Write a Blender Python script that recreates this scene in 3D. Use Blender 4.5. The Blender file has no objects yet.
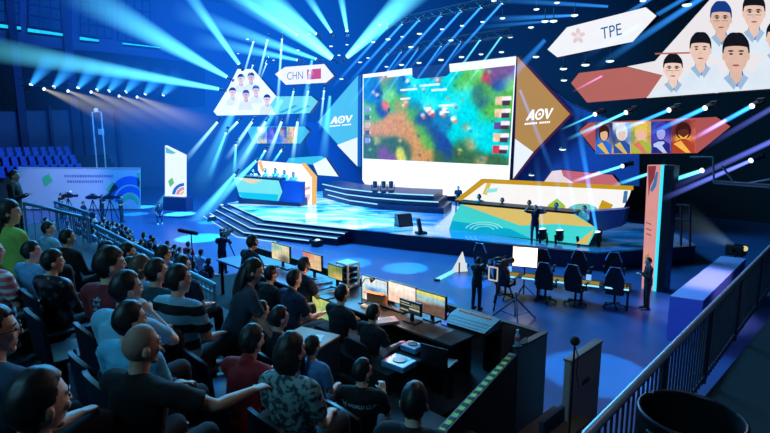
import bpy, bmesh, math, random
from mathutils import Vector, Matrix, Euler, noise
from mathutils.bvhtree import BVHTree
random.seed(7)
V = Vector
PI = math.pi
scene = bpy.context.scene
COL = scene.collection
SHOP = bpy.data.scenes.new('workshop')           # a bench to evaluate modifiers on, removed at the end

def shop_graph():
    with bpy.context.temp_override(scene=SHOP, view_layer=SHOP.view_layers[0]):
        dg = bpy.context.evaluated_depsgraph_get(); dg.update(); return dg

# ------------------------------------------------------------------ camera and measuring helpers
FPX, CX, CY, HZ = 520.0, 385.0, 216.5, 132.0
CAMZ = 5.7
PITCH = math.atan((CY - HZ) / FPX)
CAM = V((0, 0, CAMZ))
FW = V((0, math.cos(PITCH), -math.sin(PITCH)))
UP = V((0, math.sin(PITCH), math.cos(PITCH)))
RT = V((1, 0, 0))
TH = math.radians(44.3)
E1 = V((-math.sin(TH), math.cos(TH), 0))      # along the rows and the big screen
N1 = V((math.cos(TH), math.sin(TH), 0))       # from the stand towards the stage
RZN = -math.atan2(N1.x, N1.y)                 # turns local +Y onto N1

def ray(px, py):
    return FW + RT * ((px - CX) / FPX) + UP * ((CY - py) / FPX)
def onplane(px, py, p0, nr):
    d = ray(px, py)
    t = (V(p0) - CAM).dot(nr) / d.dot(nr)
    return CAM + d * t
def onZ(px, py, z): return onplane(px, py, V((0, 0, z)), V((0, 0, 1)))
def onY(px, py, y): return onplane(px, py, V((0, y, 0)), V((0, 1, 0)))
def onN(px, py, n): return onplane(px, py, N1 * n, N1)
def EN(e, n, z=0): return E1 * e + N1 * n + V((0, 0, z))
def en(p): return (p.dot(E1), p.dot(N1))

# ------------------------------------------------------------------ materials
def lin(r, g=None, b=None):
    if g is None: r, g, b = r
    f = lambda c: (c/255/12.92) if c/255 <= .04045 else ((c/255 + .055)/1.055)**2.4
    return (f(r), f(g), f(b), 1)
MC = {}
def nt(m):
    m.use_nodes = True
    m.node_tree.nodes.clear()
    return m.node_tree, m.node_tree.nodes, m.node_tree.links
def mat(name, rgb, rough=.6, metal=0, var=.18, scale=6, bump=0, bscale=60, coat=0, spec=.5):
    """plain surface with a noise-driven colour variation"""
    if name in MC: return MC[name]
    m = bpy.data.materials.new(name); t, N, L = nt(m)
    o = N.new('ShaderNodeOutputMaterial'); p = N.new('ShaderNodeBsdfPrincipled')
    p.inputs['Roughness'].default_value = rough; p.inputs['Metallic'].default_value = metal
    p.inputs['Coat Weight'].default_value = coat; p.inputs['Specular IOR Level'].default_value = spec
    tc = N.new('ShaderNodeTexCoord'); nz = N.new('ShaderNodeTexNoise')
    nz.inputs['Scale'].default_value = scale; nz.inputs['Detail'].default_value = 3
    L.new(tc.outputs['Object'], nz.inputs['Vector'])
    c = lin(rgb); mx = N.new('ShaderNodeMix'); mx.data_type = 'RGBA'
    mx.inputs['A'].default_value = tuple(x*(1-var) for x in c[:3])+(1,)
    mx.inputs['B'].default_value = tuple(min(1, x*(1+var)) for x in c[:3])+(1,)
    L.new(nz.outputs['Fac'], mx.inputs['Factor']); L.new(mx.outputs['Result'], p.inputs['Base Color'])
    if bump:
        b = N.new('ShaderNodeBump'); b.inputs['Strength'].default_value = bump; b.inputs['Distance'].default_value = .01
        n2 = N.new('ShaderNodeTexNoise'); n2.inputs['Scale'].default_value = bscale; n2.inputs['Detail'].default_value = 4
        L.new(tc.outputs['Object'], n2.inputs['Vector']); L.new(n2.outputs['Fac'], b.inputs['Height']); L.new(b.outputs['Normal'], p.inputs['Normal'])
    L.new(p.outputs['BSDF'], o.inputs['Surface'])
    MC[name] = m
    return m
def glow(name, rgb, k=1.0, sample=True, var=.06, scale=3):
    """a lit surface: LED panel, lamp, screen"""
    if name in MC: return MC[name]
    m = bpy.data.materials.new(name); t, N, L = nt(m)
    o = N.new('ShaderNodeOutputMaterial'); e = N.new('ShaderNodeEmission')
    tc = N.new('ShaderNodeTexCoord'); nz = N.new('ShaderNodeTexNoise'); nz.inputs['Scale'].default_value = scale
    L.new(tc.outputs['Object'], nz.inputs['Vector'])
    c = lin(rgb); mx = N.new('ShaderNodeMix'); mx.data_type = 'RGBA'
    mx.inputs['A'].default_value = tuple(x*(1-var) for x in c[:3])+(1,)
    mx.inputs['B'].default_value = tuple(x*(1+var) for x in c[:3])+(1,)
    L.new(nz.outputs['Fac'], mx.inputs['Factor']); L.new(mx.outputs['Result'], e.inputs['Color'])
    e.inputs['Strength'].default_value = k
    L.new(e.outputs['Emission'], o.inputs['Surface'])
    if not sample: m.cycles.emission_sampling = 'NONE'
    MC[name] = m
    return m
def glow_attr(name, k=1.0, nscale=9, namt=.35):
    """a lit screen whose picture is a colour field stored on its mesh, broken up with noise"""
    if name in MC: return MC[name]
    m = bpy.data.materials.new(name); t, N, L = nt(m)
    o = N.new('ShaderNodeOutputMaterial'); e = N.new('ShaderNodeEmission')
    a = N.new('ShaderNodeVertexColor'); a.layer_name = 'Col'
    tc = N.new('ShaderNodeTexCoord'); nz = N.new('ShaderNodeTexNoise')
    nz.inputs['Scale'].default_value = nscale; nz.inputs['Detail'].default_value = 4
    L.new(tc.outputs['Object'], nz.inputs['Vector'])
    mr = N.new('ShaderNodeMapRange'); mr.inputs['From Min'].default_value = .3; mr.inputs['From Max'].default_value = .7
    mr.inputs['To Min'].default_value = 1-namt; mr.inputs['To Max'].default_value = 1+namt
    L.new(nz.outputs['Fac'], mr.inputs['Value'])
    mu = N.new('ShaderNodeMath'); mu.operation = 'MULTIPLY'; mu.inputs[1].default_value = k
    L.new(mr.outputs['Result'], mu.inputs[0]); L.new(mu.outputs[0], e.inputs['Strength'])
    L.new(a.outputs['Color'], e.inputs['Color']); L.new(e.outputs['Emission'], o.inputs['Surface'])
    MC[name] = m
    return m
def stripes(name, c1, c2, freq, axis=2, rough=.8, off=0.0):
    """cloth or tape in two-colour stripes along an object axis"""
    if name in MC: return MC[name]
    m = bpy.data.materials.new(name); t, N, L = nt(m)
    o = N.new('ShaderNodeOutputMaterial'); p = N.new('ShaderNodeBsdfPrincipled'); p.inputs['Roughness'].default_value = rough
    tc = N.new('ShaderNodeTexCoord'); s = N.new('ShaderNodeSeparateXYZ'); L.new(tc.outputs['Object'], s.inputs[0])
    mu = N.new('ShaderNodeMath'); mu.operation = 'MULTIPLY_ADD'; mu.inputs[1].default_value = freq; mu.inputs[2].default_value = off
    L.new(s.outputs[axis], mu.inputs[0])
    fr = N.new('ShaderNodeMath'); fr.operation = 'FRACT'; L.new(mu.outputs[0], fr.inputs[0])
    gt = N.new('ShaderNodeMath'); gt.operation = 'GREATER_THAN'; gt.inputs[1].default_value = .5; L.new(fr.outputs[0], gt.inputs[0])
    mx = N.new('ShaderNodeMix'); mx.data_type = 'RGBA'; mx.inputs['A'].default_value = lin(c1); mx.inputs['B'].default_value = lin(c2)
    L.new(gt.outputs[0], mx.inputs['Factor']); L.new(mx.outputs['Result'], p.inputs['Base Color']); L.new(p.outputs['BSDF'], o.inputs['Surface'])
    MC[name] = m
    return m
def blotch(name, c1, c2, scale=14, rough=.85, edge=.5):
    if name in MC: return MC[name]
    m = bpy.data.materials.new(name); t, N, L = nt(m)
    o = N.new('ShaderNodeOutputMaterial'); p = N.new('ShaderNodeBsdfPrincipled'); p.inputs['Roughness'].default_value = rough
    tc = N.new('ShaderNodeTexCoord'); vz = N.new('ShaderNodeTexNoise'); vz.inputs['Scale'].default_value = scale; vz.inputs['Detail'].default_value = 2
    L.new(tc.outputs['Object'], vz.inputs['Vector'])
    cr = N.new('ShaderNodeValToRGB'); cr.color_ramp.elements[0].position = edge-.05; cr.color_ramp.elements[1].position = edge+.05
    cr.color_ramp.elements[0].color = lin(c1); cr.color_ramp.elements[1].color = lin(c2)
    L.new(vz.outputs['Fac'], cr.inputs[0]); L.new(cr.outputs[0], p.inputs['Base Color']); L.new(p.outputs['BSDF'], o.inputs['Surface'])
    MC[name] = m
    return m

# ------------------------------------------------------------------ things, parts, copies
ROOTM = {}
def _mk(o, label, cat, group, kind):
    if label: o['label'] = label
    if cat: o['category'] = cat
    if group: o['group'] = group
    if kind: o['kind'] = kind
def thing(name, label, cat, loc=(0, 0, 0), rz=0, group=None, kind=None, sc=1):
    o = bpy.data.objects.new(name, None); COL.objects.link(o)
    o.empty_display_size = .2
    o.location = loc; o.rotation_euler = (0, 0, rz); o.scale = (sc, sc, sc)
    ROOTM[o.name] = Matrix.Translation(V(loc)) @ Matrix.Rotation(rz, 4, 'Z') @ Matrix.Scale(sc, 4)
    _mk(o, label, cat, group, kind)
    return o
def to_mesh(name, bm, smooth):
    me = bpy.data.meshes.new(name)
    bmesh.ops.recalc_face_normals(bm, faces=bm.faces)
    bm.to_mesh(me); bm.free()
    if smooth:
        me.polygons.foreach_set('use_smooth', [True]*len(me.polygons))
        try: me.set_sharp_from_angle(angle=math.radians(40))
        except Exception: pass
    return me
def part(name, bm, m, parent, label=None, world=False, smooth=False):
    """one mesh object under its thing (or under a part); world: the bmesh is in world coordinates"""
    if world: bm.transform(ROOTM[parent.name].inverted())
    me = to_mesh(name, bm, smooth)
    for x in (m if isinstance(m, (list, tuple)) else [m]): me.materials.append(x)
    o = bpy.data.objects.new(name, me); COL.objects.link(o); o.parent = parent
    ROOTM[o.name] = ROOTM[parent.name]
    if label: o['label'] = label
    return o
def single(name, bm, m, label, cat, loc=(0, 0, 0), rz=0, group=None, kind=None, world=False, smooth=False):
    """a thing that is one mesh"""
    M = Matrix.Translation(V(loc)) @ Matrix.Rotation(rz, 4, 'Z')
    if world: bm.transform(M.inverted())
    me = to_mesh(name, bm, smooth)
    for x in (m if isinstance(m, (list, tuple)) else [m]): me.materials.append(x)
    o = bpy.data.objects.new(name, me); COL.objects.link(o); o.location = loc; o.rotation_euler = (0, 0, rz)
    ROOTM[o.name] = M
    _mk(o, label, cat, group, kind)
    return o
def struct(name, bm, m, smooth=False):
    return single(name, bm, m, None, None, kind='structure', smooth=smooth)
def dup(o, loc, rz=None, label=None, group=None, sc=None):
    r = o.copy(); COL.objects.link(r); r.location = loc
    if rz is not None: r.rotation_euler = (0, 0, rz)
    if sc is not None: r.scale = (sc, sc, sc)
    if label: r['label'] = label
    if group: r['group'] = group
    for c in o.children:
        d = c.copy(); COL.objects.link(d); d.parent = r
        for g in c.children:
            h = g.copy(); COL.objects.link(h); h.parent = d
    return r
def slotmat(o, m):
    """give this copy its own material while it shares its mesh"""
    if o.material_slots:
        o.material_slots[0].link = 'OBJECT'; o.material_slots[0].material = m

# ------------------------------------------------------------------ shapes
def B(): return bmesh.new()
def box(bm, c, s, rz=0, bev=0, M=None, mi=0):
    r = bmesh.ops.create_cube(bm, size=1)
    vs = r['verts']
    T = Matrix.Translation(V(c)) @ Matrix.Rotation(rz, 4, 'Z') @ Matrix.Diagonal((s[0], s[1], s[2], 1))
    if M is not None: T = M @ T
    bmesh.ops.transform(bm, matrix=T, verts=vs)
    fs = set(f for v in vs for f in v.link_faces)
    for f in fs: f.material_index = mi
    if bev:
        es = list(set(e for v in vs for e in v.link_edges))
        r2 = bmesh.ops.bevel(bm, geom=es, offset=bev, segments=2, affect='EDGES', profile=.5)
        for f in r2['faces']: f.material_index = mi
    return vs
def frame(d):
    d = d.normalized()
    a = V((1, 0, 0)) if abs(d.x) < .9 else V((0, 1, 0))
    x = (a - d*a.dot(d)).normalized(); y = d.cross(x)
    return x, y
def tube(bm, pts, rad, seg=10, cap=True, side=None, mi=0, rnd=True):
    """swept tube through pts; rad: number, or (a, b) half sizes along side and across"""
    pts = [V(p) for p in pts]
    n = len(pts)
    rad = rad if isinstance(rad, list) else [rad]*n
    rings = []
    for i, p in enumerate(pts):
        d = (pts[min(i+1, n-1)] - pts[max(i-1, 0)])
        if d.length < 1e-9: d = V((0, 0, 1))
        d.normalize()
        if side is not None:
            s = V(side); x = (s - d*s.dot(d)); x = x.normalized() if x.length > 1e-4 else frame(d)[0]; y = d.cross(x)
        else: x, y = frame(d)
        r = rad[i]; a, b = (r, r) if not isinstance(r, tuple) else r
        rings.append((p, x, y, a, b, d))
    R = []
    if cap and rnd:
        p, x, y, a, b, d = rings[0]; q = min(a, b)
        R.append((p - d*q*.75, x, y, a*.55, b*.55))
        R += [(p, x, y, a, b) for p, x, y, a, b, d in rings]
        p, x, y, a, b, d = rings[-1]; q = min(a, b)
        R.append((p + d*q*.75, x, y, a*.55, b*.55))
    else: R = [(p, x, y, a, b) for p, x, y, a, b, d in rings]
    vv = []
    for p, x, y, a, b in R:
        vv.append([bm.verts.new(p + x*(a*math.cos(2*PI*k/seg)) + y*(b*math.sin(2*PI*k/seg))) for k in range(seg)])
    for i in range(len(vv)-1):
        for k in range(seg):
            f = bm.faces.new((vv[i][k], vv[i][(k+1) % seg], vv[i+1][(k+1) % seg], vv[i+1][k])); f.material_index = mi
    if cap:
        f = bm.faces.new(vv[0][::-1]); f.material_index = mi
        f = bm.faces.new(vv[-1]); f.material_index = mi
def bar(bm, p, q, r, seg=8, mi=0): tube(bm, [p, q], r, seg=seg, rnd=False, mi=mi)
def cyl(bm, c, r, h, seg=20, r2=None, mi=0):
    c = V(c)
    tube(bm, [c, c+V((0, 0, h))], [r, r if r2 is None else r2], seg=seg, rnd=False, mi=mi, side=(1, 0, 0))
def ball(bm, c, r, seg=14, M=None, mi=0, fn=None):
    rr = bmesh.ops.create_uvsphere(bm, u_segments=seg, v_segments=max(6, seg*2//3), radius=1)
    vs = rr['verts']
    s = r if isinstance(r, (tuple, list)) else (r, r, r)
    for v in vs:
        if fn: v.co = fn(v.co.copy())
        v.co = V((v.co.x*s[0], v.co.y*s[1], v.co.z*s[2]))
        if M is not None: v.co = M @ v.co
        v.co += V(c)
    for f in set(f for v in vs for f in v.link_faces): f.material_index = mi
    return vs
def lathe(bm, prof, seg=20, c=(0, 0, 0), mi=0, M=None):
    """prof: list of (r, z)"""
    c = V(c); rings = []
    for r, z in prof:
        ring = []
        for k in range(seg):
            p = V((r*math.cos(2*PI*k/seg), r*math.sin(2*PI*k/seg), z))
            if M is not None: p = M @ p
            ring.append(bm.verts.new(p + c))
        rings.append(ring)
    for i in range(len(rings)-1):
        for k in range(seg):
            f = bm.faces.new((rings[i][k], rings[i][(k+1) % seg], rings[i+1][(k+1) % seg], rings[i+1][k])); f.material_index = mi
    if prof[0][0] > 1e-4: bm.faces.new(rings[0][::-1]).material_index = mi
    if prof[-1][0] > 1e-4: bm.faces.new(rings[-1]).material_index = mi
def prism(bm, pts, vec, mi=0, mside=None):
    """flat polygon pts pushed along vec; front face keeps mi"""
    pts = [V(p) for p in pts]; vec = V(vec)
    a = [bm.verts.new(p) for p in pts]; b = [bm.verts.new(p + vec) for p in pts]
    f = bm.faces.new(a); f.material_index = mi
    f = bm.faces.new(b[::-1]); f.material_index = mi if mside is None else mside
    n = len(pts)
    for i in range(n):
        f = bm.faces.new((a[i], b[i], b[(i+1) % n], a[(i+1) % n])); f.material_index = mi if mside is None else mside
def poly(bm, pts, mi=0):
    f = bm.faces.new([bm.verts.new(V(p)) for p in pts]); f.material_index = mi
def textmesh(s, size=1.0, depth=.01):
    """lettering as a bmesh lying in XY, centred"""
    cu = bpy.data.curves.new('lettering', 'FONT'); cu.body = s; cu.size = size; cu.align_x = 'CENTER'; cu.align_y = 'CENTER'
    cu.extrude = depth; cu.resolution_u = 3
    o = bpy.data.objects.new('lettering', cu); SHOP.collection.objects.link(o)
    dg = shop_graph()
    me = bpy.data.meshes.new_from_object(o.evaluated_get(dg))
    bm = bmesh.new(); bm.from_mesh(me)
    bpy.data.objects.remove(o); bpy.data.curves.remove(cu); bpy.data.meshes.remove(me)
    return bm

cam_d = bpy.data.cameras.new('camera'); cam = bpy.data.objects.new('camera', cam_d); COL.objects.link(cam)
cam.location = CAM; cam.rotation_euler = (PI/2 - PITCH, 0, 0)
cam_d.sensor_fit = 'HORIZONTAL'; cam_d.sensor_width = 36; cam_d.lens = FPX/770*36; cam_d.clip_end = 500; cam_d.clip_start = .05
scene.camera = cam
scene.view_settings.view_transform = 'Standard'; scene.view_settings.look = 'None'
scene.view_settings.exposure = 0; scene.view_settings.gamma = 1
scene.cycles.use_denoising = True
scene.cycles.max_bounces = 5; scene.cycles.transparent_max_bounces = 24; scene.cycles.volume_bounces = 0
scene.cycles.sample_clamp_indirect = 3; scene.cycles.caustics_reflective = False; scene.cycles.caustics_refractive = False
# ================================================================== the hall
M_floor = mat('arena floor', (54, 76, 116), rough=.32, var=.25, scale=1.2, bump=.05, bscale=8)
M_black = mat('black drape', (13, 15, 20), rough=.9, var=.3, scale=2, bump=.3, bscale=5)
M_wallb = mat('painted hall wall', (70, 84, 110), rough=.85, var=.12, scale=.6)
M_dark = mat('dark metal', (24, 26, 32), rough=.45, metal=.6)
M_blk = mat('black plastic', (14, 15, 18), rough=.45)
M_steel = mat('galvanised steel', (120, 128, 140), rough=.35, metal=.8)
M_white = mat('white plastic', (215, 218, 225), rough=.5, var=.05)
M_conc = mat('stand concrete', (24, 27, 33), rough=.8, var=.25, scale=3, bump=.15, bscale=30)
M_carp = mat('platform carpet', (20, 23, 29), rough=.95, var=.3, scale=20, bump=.3, bscale=120)

def wall_poly(name, pts, m, th):
    b = B(); prism(b, pts, th); return struct(name, b, m)
C1, C2, C3, C4 = EN(57, -9), EN(57, 40), EN(-13, 40), EN(-13, -9)
b = B(); prism(b, [C1, C2, C3, C4], (0, 0, -.3)); struct('floor', b, M_floor)
b = B(); prism(b, [p + V((0, 0, 20)) for p in (C1, C2, C3, C4)], (0, 0, .3)); struct('ceiling', b, M_black)
def wallseg(name, p, q, m, out):
    wall_poly(name, [p, q, q + V((0, 0, 20)), p + V((0, 0, 20))], m, out*.3)
wallseg('wall_left', C1, C2, M_wallb, E1)
wallseg('wall_back', C2, C3, M_black, N1)
wallseg('wall_right', C3, C4, M_black, -E1)
wallseg('wall_near', C4, C1, M_black, -N1)

# left wall: dark balcony front, gallery windows, pilasters
def LW(px, py, off=0.0): return onplane(px, py, E1*(56.9-off), E1)
b = B(); prism(b, [LW(-60, 40, .3), LW(-60, 112, .3), LW(205, 106, .3), LW(205, 64, .3), LW(104, 52, .3)], E1*.25)
struct('trim_1', b, M_black)
for i, (x0, x1) in enumerate(((-40, 19), (29, 71), (81, 112), (118, 150))):
    sh = lambda x: .155*x
    b = B(); fr = B()
    q = [LW(x0, -22+sh(x0), .1), LW(x0, 22+sh(x0), .1), LW(x1, 22+sh(x1), .1), LW(x1, -22+sh(x1), .1)]
    prism(b, q, E1*.05)
    w = struct('window_%d' % (i+1), b, glow('gallery glass', (10, 62, 150), .55, var=.5, scale=.5))
    for k in range(5):
        t = k/4
        a, c = q[0].lerp(q[3], t), q[1].lerp(q[2], t); bar(fr, a - E1*.05, c - E1*.05, .09, 4)
        a, c = q[0].lerp(q[1], t), q[3].lerp(q[2], t); bar(fr, a - E1*.05, c - E1*.05, .07, 4)
    part('window_frame', fr, mat('window bars', (20, 40, 90), rough=.6), w, world=True)
for i, x in enumerate((24, 76)):
    b = B(); p0 = LW(x-4, 140, 0); p1 = LW(x+4, 140, 0)
    prism(b, [V((p0.x, p0.y, 0)), V((p1.x, p1.y, 0)), V((p1.x, p1.y, 20)), V((p0.x, p0.y, 20))], -E1*.5)
    struct('trim_%d' % (i+2), b, mat('pilaster paint', (40, 50, 80), rough=.8))
for x0, y0, x1, y1, h in ((-30, 20, 21, 26.5, 5.5), (28, 28, 71, 34.5, 4.5), (80, 36.5, 99, 39.5, 4), (123, 42.5, 160, 47, 2.2)):
    t = thing('gallery_light', 'cyan light strip along the upper gallery, %s' % {-30: 'at the picture edge', 28: 'longest stretch between two pilasters', 80: 'short stretch past the second pilaster', 123: 'thin stretch nearest the stage'}[x0],
              'light strip', LW(x0, y1, .3))
    b = B(); prism(b, [LW(x0, y0, .25), LW(x0, y0+h, .25), LW(x1, y1+h*.7, .25), LW(x1, y1, .25)], E1*.1)
    part('lit_panel', b, glow('gallery strip', (30, 200, 255), 1.1 if h > 3 else .5, var=.5, scale=2), t, world=True)
    b = B(); bar(b, LW(x0, y0+h+.6, .3), LW(x1, y1+h*.7+.6, .3), .12, 6); bar(b, LW(x0, y0-.6, .3), LW(x1, y1-.6, .3), .08, 6)
    part('rail', b, M_dark, t, world=True)

# blue wall bays under the balcony
for i, (x0, x1) in enumerate(((50, 53), (83, 90), (116, 119))):
    b = B(); p0 = LW(x0, 140, 0); p1 = LW(x1, 140, 0)
    prism(b, [V((p0.x, p0.y, 0)), V((p1.x, p1.y, 0)), V((p1.x, p1.y, 8)), V((p0.x, p0.y, 8))], -E1*.6)
    struct('pillar_%d' % (i+1), b, mat('pilaster paint', (40, 50, 80), rough=.8))

# far bleacher with blue seats
b = B()
for k in range(6):
    e0 = 50.2 + .85*k
    prism(b, [EN(e0, 2, 0), EN(e0, 16, 0), EN(e0+.85, 16, 0), EN(e0+.85, 2, 0)], (0, 0, 1.75+.36*k))
struct('floor_bleacher', b, M_conc)
S_blue = mat('blue seat plastic', (38, 70, 170), rough=.45, var=.2)
def bleacher_seat():
    t = thing('bleacher_seat', 'blue plastic seat in the rows of the distant bleacher above the banner wall', 'seat', (0, 0, 0), 0, 'blue seats in the distant bleacher')
    b = B(); box(b, (0, 0, .38), (.44, .42, .05), bev=.02); part('seat_pan', b, S_blue, t)
    b = B(); box(b, (0, -.2, .62), (.44, .05, .46), bev=.022); part('seat_back', b, S_blue, t)
    b = B(); box(b, (0, -.12, .18), (.08, .12, .36)); part('seat_bracket', b, M_dark, t)
    return t
s0 = bleacher_seat(); first = True
for k in range(6):
    for j in range(13):
        n = 5.2 + .62*j + (k % 2)*.1
        if k == 0 and j % 3 == 1: continue
        loc = EN(50.65+.85*k, n, 1.75+.36*k); rz = RZN - PI/2 + PI
        rz = math.atan2(-(-E1.x), -E1.y)
        if first: s0.location = loc; s0.rotation_euler = (0, 0, rz); first = False
        else: dup(s0, loc, rz)

# ================================================================== panels placed on upright planes of the stage
class Plane:
    def __init__(s, p0, nr): s.p0 = V(p0); s.n = V(nr).normalized()
    def at(s, px, py, off=0.0): return onplane(px, py, s.p0 - s.n*off, s.n)
    def rz(s): return -math.atan2(s.n.x, s.n.y)
PS = Plane(N1*29.5, N1)           # main screen
PW = Plane(N1*21.3, N1)           # right-hand wing
PL = Plane(V((-8.4, 38, 0)), V((1, 2.28, 0)))       # left-hand wing
def base_of(pix, pl, z=None):
    P = [pl.at(*p) for p in pix]
    c = sum(P, V((0, 0, 0)))/len(P)
    c.z = min(p.z for p in P) if z is None else z
    return c
def pthing(name, label, cat, pix, pl, **k):
    return thing(name, label, cat, base_of(pix, pl), pl.rz(), **k)
def ppart(name, pix, pl, m, parent, off=0.0, th=.06, label=None, mi=0):
    b = B(); prism(b, [pl.at(x, y, off) for x, y in pix], pl.n*th)
    return part(name, b, m, parent, label, world=True)
def backing(pix, pl, parent, grow=1.0, th=.35, off=-.08, m=None):
    cx = sum(p[0] for p in pix)/len(pix); cy = sum(p[1] for p in pix)/len(pix)
    q = []
    for x, y in pix:
        d = math.hypot(x-cx, y-cy); q.append((x+(x-cx)/d*grow, y+(y-cy)/d*grow))
    return ppart('backing', q, pl, m or M_dark, parent, off, th)
def ptext(name, s, quad, pl, m, parent, off=.05):
    """lettering stretched over the quad (bottom-left, bottom-right, top-right, top-left)"""
    b = textmesh(s, 1, .0)
    xs = [v.co.x for v in b.verts]; ys = [v.co.y for v in b.verts]
    x0, x1, y0, y1 = min(xs), max(xs), min(ys), max(ys)
    q = [pl.at(x, y, off) for x, y in quad]
    for v in b.verts:
        u = (v.co.x-x0)/(x1-x0); w = (v.co.y-y0)/(y1-y0)
        v.co = q[0].lerp(q[1], u).lerp(q[3].lerp(q[2], u), w)
    return part(name, b, m, parent, world=True)
def picture(name, quad, pl, fn, m, parent, nu, nv, off=.02, world=True, quadw=None):
    """a lit picture: colour field fn(u, v) over quad (tl, tr, br, bl)"""
    q = quadw or [pl.at(x, y, off) for x, y in quad]
    b = B(); lay = b.loops.layers.color.new('Col')
    cc = {}
    g = [[b.verts.new(q[0].lerp(q[1], i/nu).lerp(q[3].lerp(q[2], i/nu), j/nv)) for i in range(nu+1)] for j in range(nv+1)]
    for j in range(nv):
        for i in range(nu):
            f = b.faces.new((g[j][i], g[j][i+1], g[j+1][i+1], g[j+1][i]))
            for lp, (a, c) in zip(f.loops, ((i, j), (i+1, j), (i+1, j+1), (i, j+1))):
                if (a, c) not in cc: cc[(a, c)] = fn(a/nu, c/nv)
                r = cc[(a, c)]; lp[lay] = (r[0]/255, r[1]/255, r[2]/255, 1)
    o = part(name, b, m, parent, world=world)
    return o
def blobs(bl, bg, rects=(), sharp=1.0):
    def f(u, v):
        for (x0, y0, x1, y1, c) in rects:
            if x0 <= u <= x1 and y0 <= v <= y1: return c
        W = .02/sharp**4; R = [W*bg[0], W*bg[1], W*bg[2]]
        for (x, y, rx, ry, c, w) in bl:
            q_ = ((u-x)/rx)**2 + ((v-y)/ry)**2
            if q_ > 9: continue
            g = w*math.exp(-sharp*q_); W += g
            for k in range(3): R[k] += g*c[k]
        return (R[0]/W, R[1]/W, R[2]/W)
    return f
def ell(cx, cy, rx, ry, a0=0, a1=360, n=22, rot=0):
    r = math.radians(rot); out = []
    for k in range(n + (0 if a1-a0 >= 360 else 1)):
        t = math.radians(a0 + (a1-a0)*k/n); x, y = rx*math.cos(t), ry*math.sin(t)
        out.append((cx + x*math.cos(r)-y*math.sin(r), cy + x*math.sin(r)+y*math.cos(r)))
    return out

# ------------------------------------------------------------------ main screen
outer = [(362.8, 74.5), (515.6, 56.3), (508.6, 182), (487, 196), (372, 196), (362.3, 180)]
t = pthing('led_screen', 'huge bright main screen showing a colourful game map above the stage', 'screen', outer, PS)
backing(outer, PS, t, 1.5, .5)
ppart('screen_panel', outer, PS, glow('screen white', (240, 248, 255), 1.25, var=.03), t, 0, .08)
C = dict(cy=(0, 205, 215), cy2=(60, 235, 235), te=(20, 120, 170), gr=(80, 175, 50), gd=(52, 98, 52), ob=(196, 140, 62), db=(24, 66, 140), pu=(112, 78, 128), og=(226, 120, 56), yg=(212, 216, 60), ta=(190, 172, 108), wh=(245, 240, 235), re=(200, 60, 60), lg=(120, 215, 110))
def gx(x): return (x-85)/530.0
def gy(x, y):
    tt = gx(x); top = 92 - 30*tt; bot = 392 + 24*tt
    return (y-top)/(bot-top)
GB = []
for c, r, w, pts in (
    ('cy', 34, 1.2, ((330, 110), (430, 90), (400, 130), (520, 270), (570, 300), (460, 180), (545, 335), (490, 240), (300, 150), (350, 150), (580, 330), (480, 300))),
    ('cy2', 26, .9, ((440, 200), (470, 160), (300, 105), (510, 300), (345, 180))),
    ('te', 26, 1, ((120, 110), (200, 110), (250, 130), (120, 160), (300, 200), (400, 260))),
    ('gr', 28, 1.1, ((195, 125), (480, 105), (455, 125), (240, 190), (330, 290), (560, 205), (520, 170), (545, 230), (130, 235), (350, 330), (600, 200), (290, 225), (100, 215))),
    ('lg', 20, .9, ((500, 90), (470, 140), (200, 150), (600, 130))),
    ('ob', 26, 1.1, ((130, 275), (165, 285), (205, 270), (250, 235), (265, 270), (290, 305), (320, 350), (345, 385), (190, 90), (300, 330))),
    ('db', 20, 1.2, ((340, 265), (360, 290), (380, 318), (405, 350), (425, 380), (160, 215), (515, 165), (530, 195), (580, 130), (320, 245), (140, 140))),
    ('pu', 22, 1.2, ((560, 105), (600, 88), (590, 110), (180, 365), (200, 395))),
    ('re', 14, .8, ((540, 110), (385, 108), (350, 72), (365, 95))),
    ('og', 13, 1.2, ((262, 182), (180, 200), (482, 282), (235, 195))),
    ('gd', 24, 1.1, ((115, 340), (160, 330), (205, 345), (520, 385), (570, 395), (450, 392), (480, 340), (120, 385), (600, 300), (270, 350), (400, 390))),
    ('yg', 14, 1.1, ((250, 380), (150, 325), (250, 365))),
    ('ta', 15, 1.1, ((500, 345), (530, 400), (490, 330)))):
    for x, y in pts:
        GB.append((gx(x), gy(x, y), r/530.0*1.15, r/310.0*1.15, C[c], w))
random.seed(3)
for x, y in ((350, 215), (400, 230), (265, 185), (380, 110), (490, 285), (330, 235), (410, 215), (440, 250), (255, 195), (360, 225), (300, 130), (330, 140), (270, 110), (145, 155), (130, 145), (440, 200)):
    GB.append((gx(x), gy(x, y), 8/530, 7/310, C['wh'], 2.2)); GB.append((gx(x+6), gy(x, y+9), 6/530, 6/310, random.choice([C['re'], C['db'], C['og']]), 2.0))
GR = []
for k in range(5):
    GR += [(.012, .36+.095*k, .055, .42+.095*k, random.choice([(120, 140, 190), (60, 90, 110), (200, 170, 140)])), (.045, .37+.095*k, .062, .40+.095*k, (225, 235, 240))]
    GR += [(.91, .33+.12*k, .945, .40+.12*k, random.choice([(190, 60, 70), (90, 70, 140), (220, 190, 150)])), (.945, .325+.12*k, .99, .36+.12*k, (235, 225, 230)), (.945, .37+.12*k, .985, .41+.12*k, (70, 40, 60))]
for x0, y0, wd in ((.30, .18, .12), (.44, .15, .13), (.52, .21, .1), (.30, .28, .07), (.47, .40, .05), (.57, .38, .09), (.58, .45, .06)):
    GR.append((x0, y0, x0+wd, y0+.018, (225, 245, 250)))
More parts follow.
